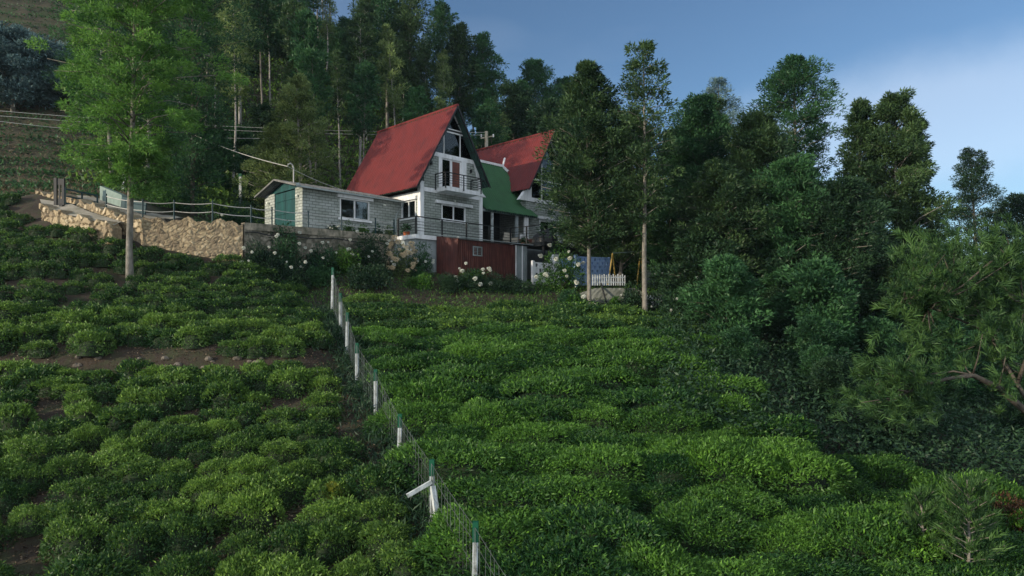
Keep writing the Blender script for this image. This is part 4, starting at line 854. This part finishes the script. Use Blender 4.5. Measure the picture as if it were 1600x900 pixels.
named(1600, 50, 300, 309, [(.2, 3), (.5, 3), (.8, 2), (1, .5)], 80, 130, M['l_dark'], 'dark tree at the right edge, lower than the ragged spire', 'leafy_tree', base=.2, clr=.65, r0=.2)
named(1085, 36, 150, 310, [(.1, 2), (.4, 2.3), (.7, 1.8), (1, .6)], 100, 160, M['l_green'], 'mid green bushy tree right of the airy pale trunked tree', 'leafy_tree', base=.12, clr=.6, r0=.14)
named(1180, 33, 172, 311, [(.1, 2.2), (.4, 2.5), (.7, 1.8), (1, .6)], 110, 160, M['l_oak'], 'yellowish tufted tree left of the domed deep green tree', 'leafy_tree', base=.1, clr=.6, r0=.14)
named(968, 37, 168, 323, [(.1, 1.6), (.4, 2.2), (.7, 1.8), (1, .4)], 100, 120, M['l_oak'], 'tufted tree between the slim grey trunk and the straight pale trunk', 'silver_oak', base=.1, clr=.5, r0=.13)
named(1050, 36, 196, 324, [(.1, 1.8), (.4, 2.3), (.7, 1.8), (1, .4)], 100, 120, M['l_green'], 'bushy tree directly right of the straight pale trunk', 'leafy_tree', base=.1, clr=.5, r0=.13)
named(1120, 31, 260, 325, [(.1, 1.8), (.4, 2.3), (.7, 1.8), (1, .5)], 100, 120, M['l_oak'], 'lower yellow-green tree at the front of the thicket beside the tea', 'leafy_tree', base=.08, clr=.5, r0=.12)
named(1225, 31, 250, 326, [(.1, 1.8), (.4, 2.4), (.7, 1.8), (1, .5)], 100, 120, M['l_green'], 'round bushy tree in front of the domed tree', 'leafy_tree', base=.08, clr=.5, r0=.12)
named(1118, 40, 140, 322, [(.1, 1.8), (.4, 2.2), (.7, 1.7), (1, .4)], 100, 110, M['l_oak'], 'tall tufted tree in front of the hazy grey-green one', 'silver_oak', base=.12, clr=.5, r0=.14, tv=.4)
named(1290, 30, 285, 312, [(.1, 2.2), (.4, 2.5), (.7, 1.8), (1, .6)], 100, 160, M['l_dark'], 'dark bushy tree under the domed tree, in front of the twin-topped one', 'leafy_tree', base=.08, clr=.6, r0=.14)
named(960, 43, 205, 313, [(.1, 2), (.4, 2.4), (.7, 1.9), (1, .6)], 90, 150, M['l_green'], 'leafy tree filling the gap behind the swing frame', 'leafy_tree', base=.1, clr=.6, r0=.14)
named(1470, 28, 385, 314, [(.1, 1.8), (.4, 2.0), (.7, 1.5), (1, .6)], 90, 150, M['l_oak'], 'small tree with pale tips below the thin outer spire', 'leafy_tree', base=.08, clr=.5, r0=.12)
named(470, 44, 120, 315, [(.1, 1.9), (.35, 2.6), (.6, 2.0), (.85, 1.0), (1, .3)], 80, 120, M['l_olive'], 'olive tree with pale yellowish tips on the hillside above the annex', 'olive_tree', base=.12, clr=.5, r0=.14, bm=M['whitebark'])
named(440, 45, 190, 316, [(.1, 1.9), (.35, 2.2), (.7, 1.4), (1, .3)], 60, 110, M['l_olive'], 'smaller olive toned tree leaning out left of the pale tipped one', 'olive_tree', base=.12, clr=.5, r0=.12, bm=M['whitebark'])
named(20, 56, 50, 317, [(.1, 3), (.4, 3.6), (.7, 2.8), (1, .8)], 80, 150, M['l_blue'], 'blue-green tree at the left edge above the bare brown terraces', 'leafy_tree', base=.1, clr=.8, r0=.2, Ln=.32, W=.12)
named(62, 58, 72, 318, [(.1, 2.4), (.4, 2.8), (.7, 2.2), (1, .6)], 70, 150, M['l_blue'], 'second blue-green tree, just right of the one at the left edge', 'leafy_tree', base=.1, clr=.8, r0=.2, Ln=.32, W=.12)
named(300, 38, -120, 319, [(.08, 1.3), (.25, 1.8), (.45, 2.8), (.65, 3.4), (.85, 3), (1, 1)], 110, 105, M['l_green'], 'tall deep green tree crowding behind the feathery tree, leafy almost to the ground', 'leafy_tree', base=.08, clr=.75, r0=.13, bm=M['darkbark'])
named(228, 41, -60, 320, [(.3, 1.5), (.45, 3.0), (.65, 3.4), (.85, 3), (1, 1)], 70, 100, M['l_green'], 'deep green tree directly behind the feathery tree crown', 'leafy_tree', base=.3, clr=.75, r0=.16, bm=M['whitebark'])
named(175, 44, -40, 321, [(.25, 1.5), (.4, 2.6), (.65, 2.8), (.85, 2.4), (1, 1)], 70, 130, M['l_green'], 'mid green tree behind the left side of the feathery tree', 'feathery_tree', base=.25, clr=.8, r0=.16)
for px, D, yt, s, lb in ((640, 72, -60, 331, 'tall ridge tree with a leaning dark trunk topping the frame'), (690, 80, 2, 332, 'dense ridge tree right of the leaning trunk'), (722, 76, 30, 333, 'ridge tree with a golden green crown above the red roof apex'), (760, 78, 52, 334, 'hazy ridge tree sloping down towards the gap in the skyline'), (575, 78, -30, 335, 'ridge tree in front of the patch of sky'), (605, 74, -20, 336, 'ridge tree with thin pale stems left of the leaning trunk')):
    named(px, D, yt, s, [(.3, .8), (.45, 1.5), (.65, 1.9), (.85, 1.4), (1, .4)], 60, 66, M['l_oak'] if s % 2 else M['l_green'], lb, 'ridge_tree', base=.36, clr=.8, r0=.2, Ln=.36, W=.12, bm=M['bark'])
for px, D, yt, s, lb in ((832, 84, 90, 341, 'pale rounded tree on the skyline left of the second red roof'), (880, 90, 120, 342, 'distant small crowned tree on the skyline above the second red roof'), (800, 66, 130, 343, 'dark bushy tree behind the first red roof'), (860, 60, 160, 344, 'dark bushy tree behind the second red roof'), (905, 62, 175, 345, 'dark bushy tree between the second red roof and the slim grey trunk')):
    named(px, D, yt, s, [(.05, 2.6), (.4, 3.4), (.7, 2.6), (1, .8)], 70, 120, M['l_dark'] if s > 342 else M['l_green'], lb, 'leafy_tree', base=.1, clr=.85, r0=.18, Ln=.34, W=.12)

# forest on the hill: slender trees
slim = []
for i in range(6):
    slim.append(tree_meshes(400+i, 15, .115, [(.3, .3), (.5, .8), (.7, 1.2), (.9, .85), (1, .3)], 34, 42, .34, .10, [M['l_oak'], M['l_green'], M['l_olive']][i % 3], [M['whitebark'], M['bark'], M['whitebark']][i % 3], base=[.5, .6, .42][i % 3], clr=.5, bend=.5, up=.5))
bush = []
for i in range(4): bush.append(tree_meshes(450+i, 6, .12, [(.02, 1.6), (.4, 2.2), (.8, 1.3), (1, .5)], 34, 130, .32, .11, [M['l_green'], M['l_dark']][i % 2], M['darkbark'], base=.03, clr=.75, bend=.4, up=.35))
rr = random.Random(11); pl = []
def ZL(k, px, D):
    a = 'left of the feathery tree' if px < 130 else 'behind the feathery tree' if px < 330 else 'above the annex roof' if px < 450 else 'left of the first red roof' if px < 570 else 'above the first red roof' if px < 720 else 'between the two red roofs' if px < 800 else 'behind the second red roof'
    return k+' on the hillside '+a+', '+('low down' if D < 62 else 'halfway up' if D < 82 else 'near the ridge')
def free(x, y, d): return all((x-a)**2+(y-b)**2 > d*d for a, b in pl)
tries = 0; cnt = 0
while cnt < 112 and tries < 5000:
    tries += 1; D = rr.uniform(50, 104); px = rr.uniform(120, 900) if rr.random() < .8 else rr.uniform(300, 700); x = (px-800)/1000*D
    if px < 150 and D < 62: continue
    if 520 < px < 572 and D > 70: continue
    if px < 130 and rr.random() < .6: continue
    if px > 720 and D > 92: continue
    if not free(x, D, 1.9): continue
    z = gz(x, D); sc = rr.uniform(.85, 1.3)
    if px > 620: sc *= .72
    ytop = 485-(z+15*sc)/D*1000
    if px > 560 and ytop < np.interp(px, [560, 640, 700, 760, 800, 860, 900], [-40, -30, 10, 60, 100, 140, 170]): continue
    pl.append((x, D)); plant(slim[cnt % 6], x, D, z-.2, (sc*rr.uniform(.8, 1.1), sc*rr.uniform(.8, 1.1), sc), rr.random()*6.28, 'slender_tree', ZL('slender pale trunked tree', px, D), group='slender trees on the wooded hillside'); cnt += 1
cnt = 0
while cnt < 26 and tries < 9000:
    tries += 1; D = rr.uniform(46, 95); px = rr.uniform(240, 960); x = (px-800)/1000*D; u, v = WL(x, D)
    if -11 < u < 16 and v < 11: continue
    if not free(x, D, 2.2): continue
    pl.append((x, D)); sc = rr.uniform(.6, 1.05); plant(bush[cnt % 4], x, D, gz(x, D)-.2, sc, rr.random()*6.28, 'understory_tree', ZL('low bushy tree', px, D), group='low bushy trees on the wooded hillside'); cnt += 1
# undergrowth in the dark valley right of the tea
cnt = 0; pl2 = []
while cnt < 62 and tries < 16000:
    tries += 1; D = rr.uniform(17.5, 50); px = rr.uniform(1040, 1640); x = (px-800)/1000*D
    if D < np.interp(px, [1040, 1100, 1200, 1400, 1640], [31, 23, 19, 17.5, 17]): continue
    if not all((x-a)**2+(D-b)**2 > 2.6 for a, b in pl2): continue
    pl2.append((x, D)); sc = rr.uniform(.45, .9)*(1.25 if D > 30 else .85)
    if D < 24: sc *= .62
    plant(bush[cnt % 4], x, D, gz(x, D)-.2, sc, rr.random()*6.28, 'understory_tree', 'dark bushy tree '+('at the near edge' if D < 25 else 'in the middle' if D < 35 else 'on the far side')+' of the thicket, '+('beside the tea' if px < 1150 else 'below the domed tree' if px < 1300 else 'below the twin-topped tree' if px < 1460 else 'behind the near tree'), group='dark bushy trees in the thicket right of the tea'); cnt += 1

# shrubs around the garden
def flower_mesh(nm, m, r, seed):
    rg = np.random.default_rng(seed); N = 150; d = unit(rg.normal(size=(N, 3))+[0, 0, .3]); return qmesh(nm, leaves(d*r*rg.uniform(.4, .9, (N, 1)), unit(d+rg.normal(0, .7, (N, 3))), r*.4, r*.35, rg), m, rg.uniform(0, 1, N))
FM = [flower_mesh('flower', M['flower'], .105, i) for i in range(3)]; FT = [flower_mesh('flower', M['yflower'], .12, 9+i) for i in range(2)]
def shrub(px, py, D, R, H, label, lm='l_green', seed=0, fl=0, fm=None, N=2600, Ln=.13, W=.055, name='shrub', zoff=0, fs=1):
    x, y, _ = PX(px, py, D); z = _ if zoff is None else gz(x, y)
    rg = np.random.default_rng(900+seed); K = 16; C = unit(rg.normal(size=(K, 3)))*rg.uniform(.3, .8, (K, 1)); C[:, 2] = np.abs(C[:, 2]); rad = rg.uniform(.3, .5, K); n = N//K
    q = unit(rg.normal(size=(K, n, 3)))*rg.uniform(.4, 1, (K, n, 1))**.4; c = (C[:, None]+q*rad[:, None, None]).reshape(-1, 3); c[:, 2] = np.abs(c[:, 2]+.05); S3 = np.array([R, R, H/1.15])
    d = unit(q.reshape(-1, 3)+rg.normal(0, .4, (K*n, 3))+[0, 0, .3]); tint = np.clip(np.repeat(rg.uniform(.1, .7, K), n)+rg.normal(0, .12, K*n), 0, 1)
    t = thing(name, label, 'shrub', (x, y, z-.1)); link('foliage', qmesh('foliage', leaves(c*S3, d, Ln, W, rg), M[lm], tint), t)
    mb = MB()
    for k in range(7): e = C[k]*S3*.8; mb.tube([(0, 0, -.2), (e[0]*.4, e[1]*.4, e[2]*.5), tuple(e)], [.04, .03, .012], 5)
    mb.build('stem', M['darkbark'], t)
    fm = fm or FM
    for k in range(fl):
        a = rg.uniform(math.pi, 2*math.pi); q2 = rg.uniform(.0, 1); p = (R*1.05*math.cos(a)*math.sqrt(1-q2*q2*.8), R*1.05*math.sin(a)*math.sqrt(1-q2*q2*.8), H*(.15+.85*q2)); o = link('flower_head', fm[k % len(fm)], t, p); s = rg.uniform(.6, 1.25)*fs; o.scale = (s, s, s*.8)
    return t
shrub(741, 448, 33.0, 1.0, 1.3, 'shrub with white flower heads in front of the maroon shed', 'l_tea2', 1, 13)
shrub(875, 452, 34.2, 1.35, 2.5, 'large round shrub covered in white blooms right of the white pillar', 'l_tea2', 2, 16, fs=1.25, N=4200)
for i, (px, R) in enumerate(((700, .8), (735, .9), (770, .95), (808, .9))): shrub(px, 462, 32.2+i*.3, R, 1.05, ['leftmost dark clipped shrub in the hedge below the shed', 'second dark clipped shrub from the left in the hedge below the shed', 'third dark clipped shrub from the left in the hedge below the shed', 'rightmost dark clipped shrub in the hedge below the shed'][i], 'l_dark', 10+i, N=3600, Ln=.1, W=.04)
shrub(442, 410, 31.1, 1.05, 2.8, 'tall bush climbing over the concrete wall in front of the teal doors', 'l_green', 3, 7, N=4200, fs=.8)
shrub(578, 425, 33.2, 1.25, 2.2, 'dark shrub with white flowers against the mossy concrete wall', 'l_dark', 4, 14, N=4200, fs=.8)
shrub(628, 425, 33.6, .75, 2.15, 'angel trumpet shrub hung with pale peach blossoms', 'l_olive', 5, 34, FT, N=1600, fs=1.2)
shrub(658, 430, 33.8, .7, 1.9, 'green bush beside the left wall of the shed', 'l_green', 6, 4, N=2400, fs=.7)
shrub(580, 455, 31.4, 1.35, 1.3, 'low dark spreading shrub at the top of the wire fence', 'l_dark', 7, 0, N=3600)
shrub(500, 440, 31.2, 1.2, 1.3, 'feathery low shrub left of the topmost fence posts', 'l_green', 8, 0, N=3200)
shrub(455, 440, 30.4, 1.2, 1.4, 'dark thicket shrub below the climbing bush', 'l_dark', 9, 4, N=3200, fs=.7)
shrub(500, 412, 32.0, .95, 1.7, 'leafy shrub against the wall left of the dark flowering one', 'l_green', 71, 5, N=3400, fs=.8)
shrub(536, 416, 32.6, .8, 1.5, 'olive toned shrub against the middle of the mossy wall', 'l_olive', 72, 4, N=2600, fs=.8)
shrub(404, 412, 30.0, .8, 1.7, 'dark climbing shrub covering the joint of the rubble and concrete walls', 'l_dark', 73, 3, N=3000, fs=.8)
shrub(410, 435, 30.0, 1.2, 1.5, 'dark thicket shrub at the corner where the stone wall meets the concrete wall', 'l_dark', 20, 3, N=3200, fs=.7)
shrub(655, 455, 32.4, .8, .9, 'small light green shrub on the bare earth below the terrace corner', 'l_tea2', 21, 0, N=1800)
shrub(545, 450, 32.4, .9, 1.4, 'bright leafy shrub right of the topmost fence post', 'l_tea2', 22, 0, N=2400)
shrub(992, 478, 30.9, .8, 1.5, 'dark vine tangle hanging over the pale rock wall', 'l_dark', 23, 4, N=3600, fs=.6)
shrub(900, 472, 30.8, .9, .8, 'low green shrub at the foot of the slim grey trunk', 'l_tea2', 24, 2, N=2000)
shrub(893, 478, 31.2, .75, 1.1, 'green shrub covering the left end of the pale rock wall', 'l_green', 60, 3, N=2400, fs=.6)
shrub(962, 482, 31.1, .5, .8, 'small trailing plant on the middle of the pale rock wall', 'l_tea2', 61, 0, N=1300)
shrub(1040, 455, 35, 1.3, 2.2, 'dark shrub right of the swing frame behind the straight trunk', 'l_dark', 25, 5, N=3600, fs=.6)
shrub(1075, 480, 30, 1.3, 2.2, 'leafy shrub at the edge of the thicket where the tea ends', 'l_green', 26, 4, N=3600, fs=.6)
shrub(950, 415, 40, 1.3, 2.6, 'dark shrub behind the blue block wall', 'l_dark', 27, 0, N=3000)
for i, (u, v, R, H, lm, fl, lb) in enumerate(((-4.6, 1.45, .35, .6, 'l_dark', 6, 'small dark plant with white blooms below the annex wall'), (-3.7, 1.4, .4, .8, 'l_tea2', 3, 'pale grassy plant below the left of the annex window'), (-2.9, 1.35, .4, .75, 'l_tea2', 3, 'leafy plant below the annex window sill'), (-2.0, 1.3, .42, .8, 'l_green', 4, 'leafy plant below the right end of the annex window'), (-1.2, 1.25, .4, .8, 'l_olive', 5, 'pale feathery plant beside the grey downpipe'))):
    x, y, _ = LW(u, v); t = shrub(800+x/y*1000, 0, y, R, H, lb, lm, 40+i, fl, N=900, Ln=.11, W=.04, fs=.5, name='garden_plant'); t.location = (x, y, ZT)
shrub(330, 345, 36, 1.6, 1.9, 'round green bush behind the rope fence left of the annex', 'l_green', 50, 2, N=3600, Ln=.18)
shrub(290, 340, 38, 1.8, 2.2, 'large bush behind the white hillside post', 'l_green', 51, 0, N=3600, Ln=.18)
shrub(375, 330, 39, 1.6, 2.2, 'bush tucked against the left corner of the annex', 'l_green', 52, 0, N=3600, Ln=.18)
shrub(250, 338, 37, 1.5, 1.9, 'bush behind the path right of the feathery tree trunk', 'l_bright', 53, 0, N=3000, Ln=.18)
shrub(1575, 770, 13.5, .8, 1.0, 'reddish brown bush at the right edge of the tea slope', 'l_red', 54, 0, N=5000, Ln=.07, W=.03)

# near right tree with long narrow leaves
def rosettes(C, Dr, n, Ln, W, rg, spread=.8):
    K = len(C); a = unit(rg.normal(size=(K, n, 3))); d = unit(Dr[:, None]*1.0+a*spread+[0, 0, .25]); c = C[:, None]-Dr[:, None]*rg.uniform(0, .22, (K, n, 1)); tint = np.clip(np.repeat(rg.uniform(.1, .7, K), n)+rg.normal(0, .12, K*n), 0, 1)
    return leaves(c.reshape(-1, 3), d.reshape(-1, 3), Ln, W, rg, .2), tint
D0 = 12.5; rg9 = np.random.default_rng(77); base = Vector(PX(1660, 800, 12.8)); base.z = gz(base.x, base.y)-.2
t = thing('near_tree', 'near tree with long narrow leaves and bare curving limbs at the right edge', 'tree', base)
limbs = [[base, PX(1655, 700, 12.7), PX(1625, 660, 12.6), PX(1600, 640, 12.5), PX(1560, 606, 12.3), PX(1520, 586, 12.1), PX(1480, 592, 11.9), PX(1440, 602, 11.8)],
         [PX(1625, 660, 12.6), PX(1590, 600, 12.9), PX(1565, 560, 13.2), PX(1545, 520, 13.4), PX(1520, 470, 13.7), PX(1490, 430, 14)],
         [PX(1520, 586, 12.1), PX(1490, 580, 12.2), PX(1450, 585, 12.3), PX(1400, 575, 12.4)],
         [PX(1590, 600, 12.9), PX(1610, 540, 12.6), PX(1600, 470, 12.9), PX(1590, 410, 13.2)], [PX(1545, 520, 13.4), PX(1500, 500, 13.1), PX(1450, 480, 13), PX(1410, 470, 13.2)]]
mb = MB(); lp_ = []
for l, r in zip(limbs, (.10, .045, .022, .04, .028)):
    P_ = [Vector(p)-base for p in l]; mb.tube(P_, [r*(1-.75*i/(len(P_)-1)) for i in range(len(P_))], 7); lp_ += P_[2:]
CC = []
for px0, px1, py0, py1, n, dd in ((1420, 1600, 380, 560, 52, 13), (1330, 1450, 565, 640, 22, 12.2), (1560, 1640, 560, 640, 7, 13), (1540, 1640, 370, 470, 14, 13.2), (1400, 1470, 455, 500, 7, 13.2)):
    for _ in range(n): CC.append(Vector(PX(rg9.uniform(px0, px1), rg9.uniform(py0, py1), dd+rg9.normal(0, .7)))-base)
RC, RD = [], []
for c in CC:
    q = min(lp_, key=lambda p: (p-c).length); mb.tube([q, q.lerp(c, .5)+Vector((0, 0, -.08)), c], [.02, .012, .006], 4); dr = (c-q).normalized()
    for _ in range(9): RC.append(tuple(c+Vector(rg9.normal(0, .22, 3))*1.0)); dv = dr+Vector(rg9.normal(0, .5, 3))+Vector((-.25, 0, .45)); RD.append(tuple(dv.normalized()))
mb.build('trunk', M['darkbark'], t, smooth=True); v, tn = rosettes(np.array(RC), np.array(RD), 40, .20, .017, rg9); link('crown', qmesh('crown', v, M['l_needle'], tn), t)
for px, py, D, n, lb, sz in ((1512, 872, 11.2, 16, 'young sapling with feathery narrow fronds at the lower right', 1), (1440, 830, 11.8, 7, 'smaller narrow leaved sapling left of the feathery one', .7)):
    x, y, z = PX(px, py, D); z = gz(x, y); t = thing('sapling', lb, 'sapling', (x, y, z)); mb = MB(); RC, RD = [], []; hh = (485-750)*D/1000-z if sz == 1 else 1.5
    mb.tube([(0, 0, -.1), (.03, 0, hh*.5), (0, .02, hh)], [.03, .02, .008], 6)
    for k in range(n*2):
        tt = .35+.65*k/(n*2); a = k*2.4; r = .62*sz*(1.15-tt*.7); e = Vector((r*math.cos(a), r*math.sin(a), hh*tt+.12)); s = Vector((0, 0, hh*tt*.9)); mb.tube([s, e], [.01, .005], 4)
        for f in (.55, .8, 1.0): RC.append(tuple(s.lerp(e, f)+Vector(rg9.normal(0, .03, 3)))); RD.append(tuple(((e-s).normalized()+Vector((0, 0, .5))).normalized()))
    RC.append((0, .02, hh)); RD.append((0, 0, 1)); mb.build('stem', M['bark'], t); v, tn = rosettes(np.array(RC), np.array(RD), 30, .2, .02, rg9, .7); link('foliage', qmesh('foliage', v, M['l_needle'], tn), t)

# ------------------------------------------------------------ hill cover
n = 130000; D = RNG.uniform(40, 112, n)**1; px = RNG.uniform(100, 1000, n); xs = (px-800)/1000*D; z = ground(xs, D); u = (xs-C0[0])*CY+(D-C0[1])*SY; v = -(xs-C0[0])*SY+(D-C0[1])*CY
zz = z+.4*np.sin(xs*.11+D*.05); fr = zz/1.5-np.floor(zz/1.5); keep = ~((u > -9.5) & (u < 15.5) & (v > -2) & (v < 9)) & ((fr < .62) | (RNG.uniform(0, 1, n) < .25)) & ((px > 150) | (RNG.uniform(0, 1, n) < .1))
xs, ys, z, fr = xs[keep], D[keep], z[keep], fr[keep]; d = unit(RNG.normal(size=(len(xs), 3))+[0, 0, .9]); c = np.stack([xs, ys, z+RNG.uniform(0, .75, len(xs))*(fr < .62)+.02], 1)
tag(link('hillside_undergrowth', qmesh('hillside_undergrowth', leaves(c, d, .42, .2, RNG), M['l_tea'], np.clip(RNG.uniform(0, .6, len(xs)), 0, 1))), 'tea and undergrowth covering the terraces of the wooded hillside', 'undergrowth', kind='stuff')
n = 26000; D = RNG.uniform(35, 60, n); px = RNG.uniform(-60, 215, n); xs = (px-800)/1000*D
scatter('dry_brush', xs, D, .42, .025, M['l_dry'], 'dry twigs and cut brush lying on the bare brown terraces', 'dry brush', RNG, .25, .1)
n = 30000; D = RNG.uniform(35, 75, n); px = RNG.uniform(-60, 215, n); xs = (px-800)/1000*D
zz = ground(xs, D)+.4*np.sin(xs*.11+D*.05); fr = zz/1.5-np.floor(zz/1.5); kk = (fr > .5) | (RNG.uniform(0, 1, n) < .12); xs, D = xs[kk], D[kk]
scatter('hill_weeds', xs, D, .34, .12, M['l_green'], 'green weeds sprouting along the bare brown terraces', 'weeds', RNG, .6, .15)
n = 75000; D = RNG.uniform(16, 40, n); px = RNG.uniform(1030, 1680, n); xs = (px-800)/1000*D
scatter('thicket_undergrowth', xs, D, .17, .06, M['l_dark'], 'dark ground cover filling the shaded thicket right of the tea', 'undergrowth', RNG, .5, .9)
n = 16000; D = RNG.uniform(27.5, 36.5, n); px = RNG.uniform(440, 1080, n); xs = (px-800)/1000*D; u = (xs-C0[0])*CY+(D-C0[1])*SY; v = -(xs-C0[0])*SY+(D-C0[1])*CY; k_ = (v < -3.6) | ((u < -.4) & (v < -.1)); xs, D = xs[k_], D[k_]
scatter('garden_grass', xs, D, .2, .03, M['l_tea2'], 'rough grass on the bank between the tea and the shed', 'grass', RNG, 1.2, .15)

# ------------------------------------------------------------ thin air
hb = MB().box(-170, 170, -40, 170, -75, 82); hz_ = hb.build('haze', M['glass']); hz_.data.materials.clear(); hm = bpy.data.materials.new('haze_air'); hm.use_nodes = True; ht = hm.node_tree
for n_ in list(ht.nodes):
    if n_.type != 'OUTPUT_MATERIAL': ht.nodes.remove(n_)
pv = ht.nodes.new('ShaderNodeVolumePrincipled'); pv.inputs['Color'].default_value = (.62, .78, .95, 1); pv.inputs['Density'].default_value = .00016; pv.inputs['Anisotropy'].default_value = 0
ht.links.new(pv.outputs[0], ht.nodes['Material Output'].inputs['Volume']); hz_.data.materials.append(hm); tag(hz_, 'thin blue air haze over the hillside', 'haze', kind='stuff')
S.cycles.volume_bounces = 0; S.cycles.volume_step_rate = 5; S.cycles.volume_max_steps = 64
